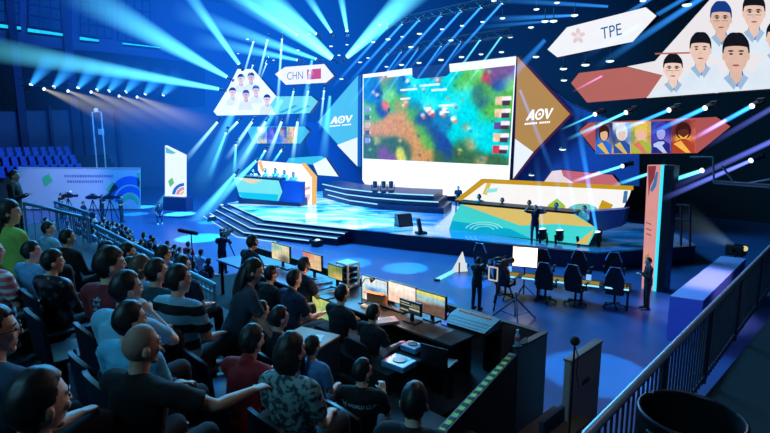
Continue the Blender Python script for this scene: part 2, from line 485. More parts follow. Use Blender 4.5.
for x, y in [(random.uniform(95, 610), random.uniform(80, 400)) for _ in range(46)]:
    GB.append((gx(x), gy(x, y), random.uniform(4, 9)/530, random.uniform(4, 8)/310, random.choice([C['gd'], C['lg'], C['db'], C['yg'], C['ta'], C['og'], C['te']]), .9))
gf = blobs(GB, (40, 150, 140), GR, 1.9)
picture('game_picture', [(363.5, 78), (515.3, 61), (508.6, 165.5), (363.2, 158.5)], PS, gf, glow_attr('game picture light', 1.25, 3.2, .22), t, 190, 100, .05)
ppart('score_bar', [(412, 67.5), (449, 63.5), (449.5, 73), (446, 76), (416, 79), (412.5, 77)], PS, glow('score bar', (30, 70, 130), .8, var=.3), t, .12, .05)
for q in ([(387, 71), (412, 68), (412, 74.5), (387, 77.5)], [(449, 64), (515.6, 56.6), (515.2, 65), (450, 72)]):
    ppart('title_strip', q, PS, glow('strip white', (240, 246, 250), 1.1, var=.02), t, .1, .05)
for q in ([(382, 192), (384, 180), (386, 192)], [(386.5, 192), (388.5, 180), (391, 192)]):
    pass
# ------------------------------------------------------------------ diamond signs
def diamond(side, tri, white, quadtext, col, label):
    t = pthing('logo_sign', label, 'sign', tri, PS)
    backing(tri, PS, t, 1.2, .4, m=glow('sign edge '+side, (30, 120, 200) if side == 'l' else (90, 40, 90), .5))
    ppart('coloured_face', tri, PS, glow('sign face '+side, col, .95, var=.08, scale=.4), t, .0, .06)
    ppart('white_corner', white, PS, glow('sign white', (235, 245, 255), 1.0, var=.02), t, .06, .04)
    W = glow('sign letters', (250, 252, 255), 1.2, var=0)
    (x0, y0), (x1, y1), (x2, y2), (x3, y3) = quadtext
    L = lambda u, w: (x0+(x1-x0)*u + (x3-x0)*w, y0+(y1-y0)*u + (y3-y0)*w)
    b = B()
    def stroke(*pts):
        prism(b, [PS.at(*L(*p), .14) for p in pts], PS.n*.03)
    # A : two legs and a foot, O : ring and dot, V : two strokes, the forms of the stage logo
    stroke((0, 0), (.16, 1), (.24, 1), (.09, 0)); stroke((.16, 1), (.24, 1), (.33, 0), (.24, 0)); stroke((.08, .22), (.12, .38), (.27, .38), (.29, .22))
    n = 16
    for k in range(n):
        a, c = 2*PI*k/n, 2*PI*(k+1)/n
        P = lambda r, t: (.5+.17*r*math.cos(t), .5+.54*r*math.sin(t))
        stroke(P(1, a), P(1, c), P(.66, c), P(.66, a))
    stroke(*[(.5+.045*math.cos(2*PI*k/8), .5+.14*math.sin(2*PI*k/8)) for k in range(8)])
    stroke((.66, 1), (.75, 1), (.87, .25), (.82, 0)); stroke((.82, 0), (.87, .25), (.92, 1), (1, 1), (.87, 0))
    part('logo_letters', b, W, t, world=True)
    b = B()
    for k in range(14):
        if k == 7: continue
        u = .0 + k*.072
        stroke((u, -.42), (u+.045, -.42), (u+.045, -.24), (u, -.24))
    part('tagline_lettering', b, W, t, world=True)
diamond('r', [(517.5, 57), (569.5, 114), (533, 152), (513, 178), (515, 139)], [(515, 139), (533, 152), (513, 178.5)],
        [(525.5, 120.5), (551, 118.5), (553.5, 107.5), (528, 110)], (182, 140, 70), 'gold triangular stage sign with white AOV lettering on the gold face')
diamond('l', [(357.5, 76), (357, 165.5), (318, 122)], [(357, 137.5), (357, 166), (337, 145)],
        [(330, 124), (351.5, 122), (352, 115), (331, 117)], (80, 190, 205), 'teal triangular stage sign with white AOV lettering on the teal face')

# ------------------------------------------------------------------ right wing
SKIN = [glow('portrait skin %d' % i, c, .95, var=.12, scale=6) for i, c in enumerate(((238, 204, 188), (228, 190, 172), (244, 214, 200)))]
P_hair = glow('portrait hair', (22, 24, 34), .9, var=.3, scale=8); P_hairb = glow('portrait cap', (24, 62, 140), .9)
P_jack = glow('portrait jacket', (222, 234, 246), 1.0, var=.1, scale=2); P_jsh = glow('portrait jacket shade', (160, 190, 220), .95, var=.1)
P_blue = glow('portrait collar', (26, 74, 176), .95); P_dk = glow('portrait features', (70, 40, 40), .8); P_lip = glow('portrait lips', (176, 96, 92), .9); P_gl = glow('portrait glasses', (50, 50, 60), .8)
def portrait(parent, pl, cx, cy, hw, hh, jk, sk=0, glasses=False, cap=False, lay=0.0, lean=0.0, small=False):
    """flat printed portrait: jacket, collar, neck, face, hair, features"""
    b = B(); o = [.06+lay]
    def p(pts, mi):
        poly(b, [pl.at(x, y, o[0]) for x, y in pts], mi); o[0] += .004
    p(jk, 0)
    p([(cx-hw*.5, cy+hh*.7), (cx+hw*.5, cy+hh*.7), (cx+hw*.65, cy+hh*1.2), (cx+hw*.1, cy+hh*1.6), (cx-hw*.6, cy+hh*1.2)], 2)
    p([(cx-hw*.5, cy+hh*.4), (cx+hw*.45, cy+hh*.4), (cx+hw*.5, cy+hh*1.15), (cx, cy+hh*1.5), (cx-hw*.5, cy+hh*1.15)], 3)
    if not small:
        p([(cx-hw*1.0, cy+hh*1.15), (cx-hw*.55, cy+hh*.95), (cx+hw*.05, cy+hh*1.5), (cx-hw*.15, cy+hh*1.75)], 1)
        p([(cx+hw*1.0, cy+hh*1.15), (cx+hw*.6, cy+hh*.95), (cx+hw*.1, cy+hh*1.5), (cx+hw*.35, cy+hh*1.75)], 1)
    hair = [(cx+hw*1.1*math.cos(a), cy-hh*.2-hh*.95*(max(0, math.sin(a))**.8 if a > 0 and a < PI else math.sin(a))*(1+.03*math.sin(7*a))) for a in [PI*k/14 for k in range(-2, 17)]]
    p(hair, 4 if not cap else 7)
    for s in (-1, 1): p(ell(cx+s*hw*.98, cy+hh*.08, hw*.14, hh*.2, n=8), 3)
    face = []
    for k in range(26):
        a = 2*PI*k/26; x = hw*1.0*math.cos(a); y = -hh*math.sin(a)
        if y > 0: x *= 1-.26*(y/hh)**1.8
        if y < -hh*.38: y = -hh*.38 - (abs(y)-hh*.38)*.12
        face.append((cx+x, cy+y))
    p(face, 3)
    if not small:
        for s in (-1, 1):
            p(ell(cx+s*hw*.42, cy-hh*.2, hw*.24, hh*.045, n=8), 4)
            p(ell(cx+s*hw*.4, cy-hh*.05, hw*.16, hh*.05, n=8), 5)
            if glasses:
                for q in (1, .0):
                    pass
                p([(cx+s*hw*.1, cy-hh*.14), (cx+s*hw*.75, cy-hh*.14), (cx+s*hw*.75, cy-hh*.1), (cx+s*hw*.1, cy-hh*.1)], 6)
                p([(cx+s*hw*.1, cy+hh*.1), (cx+s*hw*.7, cy+hh*.1), (cx+s*hw*.7, cy+hh*.13), (cx+s*hw*.1, cy+hh*.13)], 6)
        p([(cx-hw*.06, cy-hh*.05), (cx+hw*.1, cy+hh*.28), (cx-hw*.16, cy+hh*.3)], 5+3)
        p(ell(cx, cy+hh*.52, hw*.3, hh*.05, n=10), 9)
    else:
        p(ell(cx, cy-hh*.05, hw*.55, hh*.07, n=8), 5); p(ell(cx, cy+hh*.5, hw*.3, hh*.06, n=8), 9)
    return part('portrait', b, [P_jack, P_jsh, P_blue, SKIN[sk], P_hair, P_dk, P_gl, P_hairb, SKIN[1], P_lip], parent, world=True)

team = [(716, -12), (653, 62), (648.5, 97.5), (800, 85), (800, -12)]
team = [(722, -14), (655, 61), (627, 66.5), (662, 75), (646.5, 98), (800, 86), (800, -14)]
t = pthing('team_screen', 'large hanging screen with portraits of players in white jackets, cut by the corner', 'screen', team, PW)
ppart('screen_panel', team, PW, glow('team screen white', (236, 232, 236), 1.0, var=.04, scale=.3), t)
ppart('backing', [(724, -16), (653, 62), (660, 76), (645, 99.5), (802, 88), (802, -16)], PW, M_dark, t, -.1, .4)
ppart('red_line', [(655, 53), (690, 52), (690, 53.5), (655, 54.5)], PW, glow('team red', (190, 110, 110), .8), t, .03, .02)
portrait(t, PW, 721, 19, 10, 16, [(703, 56), (712, 40), (722, 34), (735, 30), (748, 44), (748, 60)], 1, glasses=True, cap=True)
portrait(t, PW, 754, 13, 10.5, 17, [(738, 50), (745, 34), (756, 30), (775, 26), (790, 45), (790, 60)], 0, glasses=True, lay=.06)
portrait(t, PW, 776, 38, 9, 15, [(752, 80), (758, 62), (776, 54), (795, 58), (800, 84)], 0, lay=.1)
portrait(t, PW, 700.5, 50, 10, 16, [(678, 92), (683, 75), (700, 66), (718, 64), (722, 80), (718, 93)], 0, lay=.12)
portrait(t, PW, 673, 69, 9, 13.5, [(646.5, 97.4), (657, 89), (670, 84), (690, 88), (698, 94)], 2, glasses=True, lay=.18)
portrait(t, PW, 736, 55, 12.5, 20, [(697, 94), (703, 82), (720, 72), (745, 70), (764, 74), (776, 84), (780, 88)], 1, lay=.22)
pink = [(571, 83), (579, 73), (627, 67), (662, 75), (646.5, 97.5), (587, 102.5)]
t = pthing('pink_panel', 'dusty red pointed hexagonal panel hanging beside the large team screen', 'panel', pink, PW)
ppart('lit_face', pink, PW, glow('pink face', (190, 108, 104), .9, var=.12, scale=.7), t, .1)
backing(pink, PW, t, 1.0)

sgn = [(547.5, 49.5), (567, 27.3), (645.5, 7.3), (656, 15.6), (632, 41.5), (557, 57)]
t = pthing('country_sign', 'white arrow-shaped hanging sign reading TPE with a faint flower emblem', 'sign', sgn, PW)
ppart('lit_face', sgn, PW, glow('sign plate', (238, 240, 246), 1.05, var=.03), t)
backing(sgn, PW, t, 1.0)
ptext('country_code', 'TPE', [(601.5, 39.5), (622, 34.5), (621, 23), (600.5, 28)], PW, glow('tpe ink', (22, 108, 160), .8, var=.3, scale=1.5), t, .08)
b = B()
for k in range(5): poly(b, [PW.at(x, y, .07+.002*k) for x, y in ell(578+4.2*math.cos(2*PI*k/5-1.57), 36+5*math.sin(2*PI*k/5-1.57), 2.2, 3.2, rot=72*k, n=10)], 0)
poly(b, [PW.at(x, y, .09) for x, y in ell(578, 36, 2, 2.6, n=12)], 1)
part('emblem', b, [glow('emblem pink', (228, 206, 214), 1), glow('emblem pale', (240, 226, 230), 1)], t, world=True)

# hero-card board above the column: abstract stand-in pictures
hexr = [(579, 131), (588.5, 122.5), (716, 117), (730, 126.5), (697, 153), (598, 154.5)]
t = pthing('card_board', 'long red hexagonal board of five picture cards above the totem column', 'screen', hexr, PW)
ppart('lit_face', hexr, PW, glow('card board red', (188, 92, 92), .85, var=.15, scale=.6), t)
backing(hexr, PW, t, 1.2)
def card_figure(parent, pl, x0, x1, y0, y1, k):
    """a plain painted head-and-shoulders shape on a card"""
    sk, hr, co, tr = (((236, 184, 150), (52, 30, 30), (40, 110, 220), (230, 190, 90)), ((236, 208, 196), (226, 236, 246), (44, 84, 170), (214, 190, 110)), ((244, 190, 176), (232, 206, 96), (176, 190, 72), (230, 120, 110)), ((170, 170, 240), (64, 60, 170), (40, 44, 130), (190, 210, 250)), ((96, 44, 38), (60, 26, 26), (180, 70, 46), (255, 190, 80)))[k]
    ms = [glow('card paint %s' % (c_,), c_, .95, var=.15, scale=9) for c_ in (sk, hr, co, tr)]
    w, h = x1-x0, y1-y0; cx, cy = (x0+x1)/2, y0+h*.36; b = B(); o = [.075]
    def p(pts, mi): poly(b, [pl.at(min(x1-.2, max(x0+.2, x)), min(y1-.2, max(y0+.2, y)), o[0]) for x, y in pts], mi); o[0] += .004
    p([(cx-w*.46, y1), (cx-w*.42, cy+h*.34), (cx-w*.12, cy+h*.22), (cx+w*.12, cy+h*.22), (cx+w*.44, cy+h*.36), (cx+w*.46, y1)], 2)
    p([(cx-w*.4, cy+h*.36), (cx-w*.1, cy+h*.26), (cx+w*.3, y1), (cx+w*.1, y1)], 3)
    p(ell(cx, cy-h*.04, w*.32, h*.27, n=14), 1)
    p(ell(cx, cy+h*.03, w*.22, h*.19, n=14), 0)
    p([(cx-w*.26, cy-h*.04), (cx-w*.05, cy-h*.2), (cx+w*.26, cy-h*.06), (cx+w*.05, cy-h*.1)], 1)
    if k == 4: p([(cx-w*.22, cy+h*.06), (cx, cy+h*.17), (cx+w*.22, cy+h*.06), (cx+w*.1, cy+h*.21), (cx-w*.1, cy+h*.21)], 3)
    if k == 3: p(ell(cx-w*.1, cy+h*.36, w*.3, h*.07, rot=-20, n=12), 3)
    part('painted_figure', b, ms, parent, world=True)
xs = [595.4, 612.6, 631, 651, 671, 695.8]
pal = [
 blobs([(.5, .3, .28, .2, (228, 176, 140), 1.4), (.5, .08, .4, .14, (60, 36, 40), 1.2), (.3, .75, .4, .3, (40, 120, 220), 1.2), (.8, .85, .3, .25, (230, 170, 130), .9), (.1, .2, .2, .4, (20, 40, 110), 1), (.9, .3, .2, .4, (30, 60, 140), 1)], (30, 70, 160)),
 blobs([(.5, .35, .25, .2, (225, 196, 186), 1.2), (.4, .12, .45, .15, (210, 226, 240), 1.2), (.6, .5, .2, .15, (40, 70, 130), 1.4), (.3, .9, .5, .2, (214, 190, 110), 1.2), (.85, .3, .25, .4, (120, 160, 215), 1), (.1, .55, .2, .3, (30, 60, 120), 1)], (180, 206, 236)),
 blobs([(.5, .42, .3, .24, (236, 178, 170), 1.4), (.5, .12, .5, .15, (226, 200, 90), 1.2), (.15, .4, .2, .3, (120, 150, 70), 1), (.7, .85, .4, .2, (170, 190, 70), 1.2), (.2, .85, .3, .2, (200, 150, 70), 1), (.9, .4, .15, .3, (190, 150, 60), 1)], (190, 180, 80)),
 blobs([(.5, .35, .2, .2, (150, 150, 230), 1.2), (.3, .6, .3, .25, (60, 60, 180), 1.2), (.7, .7, .3, .2, (110, 90, 190), 1), (.8, .2, .3, .2, (40, 40, 130), 1), (.2, .15, .3, .2, (50, 70, 170), 1), (.4, .85, .25, .08, (170, 190, 245), 1)], (50, 50, 150)),
 blobs([(.45, .36, .3, .1, (70, 30, 30), 1.4), (.45, .55, .36, .09, (255, 190, 70), 1.6), (.45, .75, .4, .2, (190, 80, 50), 1.2), (.45, .1, .4, .12, (120, 50, 44), 1.1), (.9, .5, .15, .4, (190, 90, 84), 1), (.08, .5, .1, .4, (90, 40, 60), 1)], (150, 66, 54))]
for k in range(5):
    yt = lambda x: 123.3-.034*(x-595); yb = lambda x: 154-.012*(x-595)
    a, c = xs[k], xs[k+1]
    picture('picture_card', [(a, yt(a)), (c, yt(c)), (c, yb(c)), (a, yb(a))], PW, pal[k], glow_attr('card light', 1.1, 6, .25), t, 14, 20, .06)
    card_figure(t, PW, a, c, yt((a+c)/2), yb((a+c)/2), k)

# ------------------------------------------------------------------ left wing
tri = [(237.5, 69), (252.5, 69), (276, 96.5), (276, 114.5), (217, 115.5), (213.5, 111.5), (228, 88)]
t = pthing('team_screen', 'white triangular hanging screen with small portraits of six players, beside the teal arrow', 'screen', tri, PL)
ppart('screen_panel', tri, PL, glow('team screen cool', (226, 244, 255), 1.15, var=.04), t)
backing(tri, PL, t, .8)
for k, (x, y) in enumerate(((241, 79), (251, 77.5), (232.5, 92.5), (256, 90.5), (246, 95), (267, 99.5))):
    portrait(t, PL, x, y, 3.2, 4.6, [(x-7, y+13), (x-5, y+7), (x, y+5), (x+5, y+7), (x+7, y+13)] if k < 4 else [(x-8, y+15), (x-6, y+7), (x, y+5), (x+5, y+7), (x+7, y+15)], k % 3, lay=.03*k, small=True, cap=k in (3, 4))
hexl = [(276, 96.5), (311, 96), (317.5, 101.5), (309, 113), (276, 114.5), (269, 106)]
t = pthing('teal_panel', 'pale teal arrow-shaped hanging panel with diagonal stripes beside the small team screen', 'panel', hexl, PL)
ppart('lit_face', hexl, PL, glow('teal face', (110, 214, 222), 1.0, var=.1), t, .08)
b = B()
for x in (279, 292): prism(b, [PL.at(*p, .16) for p in ((x, 112), (x+16, 105), (x+18, 106.3), (x+2, 113.4))], PL.n*.03)
part('stripe', b, glow('teal stripe', (50, 176, 206), .9), t, world=True)
backing(hexl, PL, t, .8)
sg = [(275, 74), (285, 67), (324, 64), (333.6, 76), (325.6, 82.6), (285.6, 84.7)]
t = pthing('country_sign', 'white arrow-shaped hanging sign reading CHN with a red flag', 'sign', sg, PL)
ppart('lit_face', sg, PL, glow('sign plate', (238, 240, 246), 1.05, var=.03), t)
backing(sg, PL, t, .8)
ptext('country_code', 'CHN', [(287, 80), (303, 79), (303, 71.2), (287, 72.2)], PL, glow('chn ink', (130, 150, 170), .8), t, .08)
fl = ppart('flag', [(307, 69.6), (320.7, 68.4), (320.7, 78.6), (307, 79.8)], PL, glow('flag red', (206, 66, 92), .95), t, .08, .04)
b = B()
for sx, sy, r in ((309.6, 72.6, 1.5), (312.3, 70.9, .55), (313.2, 72.2, .55), (313.1, 73.7, .55), (312.2, 75, .55)):
    poly(b, [PL.at(sx+(r if k % 2 == 0 else r*.42)*math.sin(PI*k/5), sy-(r if k % 2 == 0 else r*.42)*math.cos(PI*k/5), .14) for k in range(10)])
part('star', b, glow('flag yellow', (250, 220, 110), 1), fl, world=False) if False else part('star', (b.transform(ROOTM[fl.name].inverted()), b)[1], glow('flag yellow', (250, 220, 110), 1), fl)
hexc = [(246, 127.5), (252, 126.5), (304, 126.5), (309, 131.5), (300, 143.5), (253, 143.5)]
t = pthing('card_board', 'small teal hexagonal board of picture cards above the curved white arch', 'screen', hexc, PL)
ppart('lit_face', hexc, PL, glow('card board teal', (70, 190, 226), .9, var=.1), t)
backing(hexc, PL, t, .8)
for k in range(4):
    a = 257+10*k; c = a+9.6
    picture('picture_card', [(a, 127), (c, 127), (c, 143.2), (a, 143.2)], PL, pal[(k*2+1) % 5], glow_attr('card light pale', 1.1, 6, .4), t, 8, 12, .06)
# ================================================================== stage
ZS = .8
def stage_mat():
    """glossy stage floor; cyan and white reflections put in as glowing patches on blue"""
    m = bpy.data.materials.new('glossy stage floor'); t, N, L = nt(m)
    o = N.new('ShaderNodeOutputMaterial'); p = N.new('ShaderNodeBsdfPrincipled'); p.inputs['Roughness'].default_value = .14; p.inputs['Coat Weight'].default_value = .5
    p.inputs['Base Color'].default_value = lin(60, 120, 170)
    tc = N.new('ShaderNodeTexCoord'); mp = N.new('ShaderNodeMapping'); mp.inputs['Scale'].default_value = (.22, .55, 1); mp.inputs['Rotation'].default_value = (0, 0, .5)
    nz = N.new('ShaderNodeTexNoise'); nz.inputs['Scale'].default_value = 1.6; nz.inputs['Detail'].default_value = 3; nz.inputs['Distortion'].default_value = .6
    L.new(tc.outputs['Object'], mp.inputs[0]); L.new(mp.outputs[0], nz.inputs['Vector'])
    cr = N.new('ShaderNodeValToRGB'); E = cr.color_ramp.elements  # emission patches imitate screen light reflected in the stage
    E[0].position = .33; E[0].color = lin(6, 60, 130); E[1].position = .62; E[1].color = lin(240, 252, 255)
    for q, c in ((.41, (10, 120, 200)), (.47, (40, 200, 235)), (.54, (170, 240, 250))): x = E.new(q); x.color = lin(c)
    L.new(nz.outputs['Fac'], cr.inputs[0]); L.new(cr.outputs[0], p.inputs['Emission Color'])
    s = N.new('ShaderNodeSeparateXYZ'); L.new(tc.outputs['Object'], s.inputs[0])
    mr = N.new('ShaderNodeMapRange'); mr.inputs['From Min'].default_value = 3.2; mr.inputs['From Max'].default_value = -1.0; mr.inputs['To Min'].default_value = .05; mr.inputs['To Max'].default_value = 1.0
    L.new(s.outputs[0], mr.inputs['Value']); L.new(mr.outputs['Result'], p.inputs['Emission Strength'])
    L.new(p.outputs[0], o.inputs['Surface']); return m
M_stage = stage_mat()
M_stfr = mat('stage front navy', (8, 24, 60), rough=.4, var=.2)
G_strip = glow('step light', (150, 226, 255), 1.3, sample=False)
A_, B_, C_, D_ = (onZ(228, 203, ZS), onZ(264, 219, ZS), onZ(398, 233, ZS), onZ(598, 252, ZS))
E_, F_, G_, H_ = EN(6.5, 25.5, ZS), EN(9, 29.2, ZS), EN(33, 29.2, ZS), EN(36, 24, ZS)
stage = thing('stage', 'glossy blue main stage with lit white step edges under the big screen', 'stage', V((0, 29, 0)), 0)
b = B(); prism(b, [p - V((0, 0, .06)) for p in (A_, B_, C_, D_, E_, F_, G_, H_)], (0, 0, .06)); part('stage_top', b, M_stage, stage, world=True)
b = B(); prism(b, [p - V((0, 0, .07)) for p in (A_, B_, C_, D_, E_, F_, G_, H_)], (0, 0, -ZS+.07)); part('stage_front', b, M_stfr, stage, world=True)
def outw(p, q):
    d = (q-p).normalized(); n = V((d.y, -d.x, 0)); return n if n.y < 0 else -n
n1 = outw(A_, B_); n2 = outw(B_, C_)
if n1.x > 0: n1 = -n1
def offset(k, A, Bq, Cq):
    w = .42*k
    m = (n1+n2).normalized(); s = w/max(.3, m.dot(n1))
    return A + n1*w, Bq + m*s, Cq + n2*w
fr_end = (.62, .60, .43, .22)
for k in range(1, 5):
    Ce = B_.lerp(C_, (.62, .60, .43, .22)[k-1]+.05)
    a, bb, c = offset(k, A_, B_, Ce); zt = ZS - .19*k
    dz = V((0, 0, zt-ZS)); 
    pts = [a+dz, bb+dz, c+dz, Ce+dz, B_+dz, A_+dz]
    b = B(); prism(b, pts, (0, 0, -zt-.0)); st = part('step', b, M_stfr, stage, world=True)
    b = B()
    for p, q in ((a, bb), (bb, c)):
        o = (n1 if p is a else n2)*.03
        prism(b, [p+dz+o+V((0, 0, .0)), q+dz+o, q+dz+o-V((0, 0, .055)), p+dz+o-V((0, 0, .055))], -o*.6)
    sp = part('step_light', (b.transform(ROOTM[stage.name].inverted()), b)[1], G_strip, st)
b = B()
Ce = B_.lerp(C_, .66)
for p, q, o in ((A_, B_, n1*.03), (B_, Ce, n2*.03)):
    prism(b, [p+o, q+o, q+o-V((0, 0, .055)), p+o-V((0, 0, .055))], -o*.6)
part('step_light', b, G_strip, stage, world=True)

# curved riser at the back of the stage
rz = onZ(392, 208, ZS)
ris = thing('stage_riser', 'dark curved riser with white light lines in front of the big screen', 'riser', rz, 0)
base = [(330, 199), (352, 205), (380, 209), (412, 212), (446, 214)]
base = [onZ(x, y, ZS) for x, y in base]
for k, (zt, back) in enumerate(((.35, 0), (.7, .5), (1.05, 1.0))):
    P = [p + V((-.25*k - .15, back, 0)) for p in base]; P2 = [p + V((.9, 3.2, 0)) for p in P]
    b = B(); prism(b, [p + V((0, 0, .0)) for p in P] + P2[::-1], (0, 0, zt)); tr = part('riser_step', b, M_stfr, ris, world=True)
    b = B()
    for i in range(len(P)-1 - (k == 0)*2):
        p, q = P[i]+V((-.02, -.03, zt)), P[i+1]+V((-.02, -.03, zt))
        prism(b, [p, q, q-V((0, 0, .07)), p-V((0, 0, .07))], (.01, .02, 0))
    part('step_light', (b.transform(ROOTM[ris.name].inverted()), b)[1], G_strip, tr)
# wedge monitors and boxes on the stage
for k, (px, py, w, l) in enumerate(((404, 226, .85, 'black stage monitor box on the stage front, beside the angled speaker'), (362, 203, .5, 'small black stage monitor at the foot of the curved riser'),)):
    t = thing('stage_monitor', l, 'speaker', onZ(px, py, ZS), .5)
    b = B()
    prism(b, [V((-w/2, -w*.3, 0)), V((-w/2, w*.4, 0)), V((-w/2, w*.3, w*.75)), V((-w/2, -w*.05, w*.75))], (w, 0, 0)); part('cabinet', b, M_blk, t)
    b = B(); prism(b, [V((-w*.44, -w*.285, w*.06)), V((w*.44, -w*.285, w*.06)), V((w*.44, -w*.08, w*.68)), V((-w*.44, -w*.08, w*.68))], (0, -.02, .005)); part('grille', b, mat('speaker grille', (36, 40, 48), rough=.7, bump=.5, bscale=300), t)
t = thing('angled_speaker', 'slim black speaker tilted on the dark stage front below the right-hand desk', 'speaker', onZ(421, 234, ZS), .4)
b = B(); box(b, (0, 0, .45), (.16, .2, .7), M=Matrix.Rotation(-.22, 4, 'Y'), bev=.02); part('cabinet', b, M_blk, t)
b = B(); box(b, (0, 0, .06), (.5, .4, .12), bev=.02); part('foot', b, M_dark, t)

# ------------------------------------------------------------------ right-hand player desk
DP0, DP1 = V((3.25, 26, 0)), V((8.75, 22, 0))
dd = (DP1-DP0).normalized(); dn = V((-dd.y, dd.x, 0)); dn = dn if dn.y > 0 else -dn
PD = Plane(DP0, dn)
bp = [(449, 229.5), (453, 217), (461, 203.5), (572, 213), (596, 229), (588, 245), (505, 236)]
t = pthing('player_station', 'long teal and gold player station with a yellow framed white back wall', 'desk', bp, PD)
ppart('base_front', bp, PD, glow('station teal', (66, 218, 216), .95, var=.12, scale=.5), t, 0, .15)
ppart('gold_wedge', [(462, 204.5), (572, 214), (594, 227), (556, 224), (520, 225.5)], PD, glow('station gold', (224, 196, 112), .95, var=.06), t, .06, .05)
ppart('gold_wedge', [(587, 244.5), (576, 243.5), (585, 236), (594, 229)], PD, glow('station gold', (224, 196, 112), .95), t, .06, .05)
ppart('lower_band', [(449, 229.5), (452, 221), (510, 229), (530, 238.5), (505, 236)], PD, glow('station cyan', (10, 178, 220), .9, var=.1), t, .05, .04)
for k in range(3):
    b = B()
    for i in range(10):
        a0, a1 = PI*(.1+.08*i), PI*(.1+.08*(i+1)); r0, r1 = 22-5*k, 20.6-5*k
        f = lambda r, a: PD.at(484+r*math.cos(a)*.9, 231-r*math.sin(a)*.42, .12)
        prism(b, [f(r0, a0), f(r0, a1), f(r1, a1), f(r1, a0)], PD.n*.02)
    part('printed_arc', b, glow('station arc', (150, 240, 240), .95), t, world=True)
tp = [PD.at(*p, .2) for p in ((458, 202), (574, 212.2), (574, 214.2), (458, 204))]
b = B(); prism(b, tp, dn*1.0); part('desk_top', b, M_dark, t, world=True)
PB = Plane(DP0 + dn*2.6, dn)
bk = [(460, 199), (483, 181.5), (631, 189), (629, 196), (620, 214), (600, 216), (570, 212)]
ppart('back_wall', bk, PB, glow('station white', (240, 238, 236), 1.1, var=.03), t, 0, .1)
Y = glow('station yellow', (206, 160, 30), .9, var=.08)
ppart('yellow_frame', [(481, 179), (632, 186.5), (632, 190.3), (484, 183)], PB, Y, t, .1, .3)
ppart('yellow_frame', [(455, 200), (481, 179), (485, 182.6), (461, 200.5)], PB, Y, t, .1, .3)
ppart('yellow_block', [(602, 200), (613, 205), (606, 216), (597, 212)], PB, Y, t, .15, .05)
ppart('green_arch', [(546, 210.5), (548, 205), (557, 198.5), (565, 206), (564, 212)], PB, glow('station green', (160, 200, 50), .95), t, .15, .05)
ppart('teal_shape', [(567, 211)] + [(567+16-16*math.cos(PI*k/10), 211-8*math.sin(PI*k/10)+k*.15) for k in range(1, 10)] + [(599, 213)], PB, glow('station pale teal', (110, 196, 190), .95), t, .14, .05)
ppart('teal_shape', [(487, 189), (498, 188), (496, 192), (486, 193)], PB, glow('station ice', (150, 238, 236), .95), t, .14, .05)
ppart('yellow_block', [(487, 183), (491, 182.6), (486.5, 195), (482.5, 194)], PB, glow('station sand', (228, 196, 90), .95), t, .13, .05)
ppart('post', [(624, 191), (627.5, 191.2), (626, 203), (622.5, 203)], PB, M_white, t, .16, .1)
ppart('end_block', [(573, 213), (626, 209), (622, 226), (598, 232)], Plane(DP0 + dn*.9, dn), mat('station navy', (16, 44, 110), rough=.5), t, 0, .8)
# players' platform and the rear pink panels
pk = [(544, 181.5), (552, 171), (561, 170), (612, 175), (622, 187), (620, 191), (547, 188)]
PK = Plane(DP0 + dn*4.6, dn)
t = pthing('pink_panel', 'dusty pink standing panel with a white corner behind the yellow framed player station', 'panel', pk, PK)
ppart('lit_face', pk, PK, glow('rear pink', (206, 112, 128), .85, var=.1), t)
ppart('white_corner', [(544, 182), (552, 171), (561, 170), (563, 176), (578, 186), (546, 185)], PK, glow('rear white', (236, 222, 230), .95), t, .05, .04)
backing(pk, PK, t, .8)

# ------------------------------------------------------------------ left-hand player desk and arch
PLD = Plane(V((-8.0, 34.6, 0)), V((.35, 1, 0)))
PLB = Plane(V((-8.0, 36.2, 0)), V((.35, 1, 0)))
lb = [(234, 177), (236, 175.5), (290, 180.5), (303, 181), (303, 205), (282, 203.5), (242, 200), (238, 191)]
t = pthing('player_station', 'small player station with pale teal base under a curved white arch', 'desk', lb, PLD)
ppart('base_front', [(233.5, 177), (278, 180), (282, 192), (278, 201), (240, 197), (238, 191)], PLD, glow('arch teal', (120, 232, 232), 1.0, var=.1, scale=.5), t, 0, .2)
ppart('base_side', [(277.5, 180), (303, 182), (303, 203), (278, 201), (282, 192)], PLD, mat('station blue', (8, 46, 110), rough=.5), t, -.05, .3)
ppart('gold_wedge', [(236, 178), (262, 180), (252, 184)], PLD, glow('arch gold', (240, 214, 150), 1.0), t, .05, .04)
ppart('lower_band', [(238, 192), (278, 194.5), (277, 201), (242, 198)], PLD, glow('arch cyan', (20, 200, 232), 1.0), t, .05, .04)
ppart('desk_top', [(233, 175), (279, 178.6), (279, 180.6), (233, 177)], PLD, M_dark, t, .2, .9)
arch = [(258, 161), (301, 164.5), (312, 177), (311.5, 205), (300.5, 204), (300.5, 188), (294, 180), (262, 177), (258, 170)]
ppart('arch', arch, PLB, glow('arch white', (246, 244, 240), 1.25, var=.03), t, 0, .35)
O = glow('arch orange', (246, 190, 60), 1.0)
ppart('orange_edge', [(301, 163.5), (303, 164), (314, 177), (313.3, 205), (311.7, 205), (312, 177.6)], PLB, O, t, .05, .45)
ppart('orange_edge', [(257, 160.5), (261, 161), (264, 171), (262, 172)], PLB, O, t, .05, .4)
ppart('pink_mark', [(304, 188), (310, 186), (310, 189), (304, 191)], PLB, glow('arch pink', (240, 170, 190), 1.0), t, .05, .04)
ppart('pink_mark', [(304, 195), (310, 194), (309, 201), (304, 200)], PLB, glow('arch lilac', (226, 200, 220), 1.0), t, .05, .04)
wp = [(313, 164), (325, 157.5), (338, 176.5), (318, 175)]
PW2 = Plane(V((-6, 39, 0)), V((.5, 1, 0)))
t = pthing('white_panel', 'white four-sided lit panel standing behind the arch, near the dark blue slope', 'panel', wp, PW2)
ppart('lit_face', wp, PW2, glow('rear panel white', (230, 246, 255), 1.1), t)
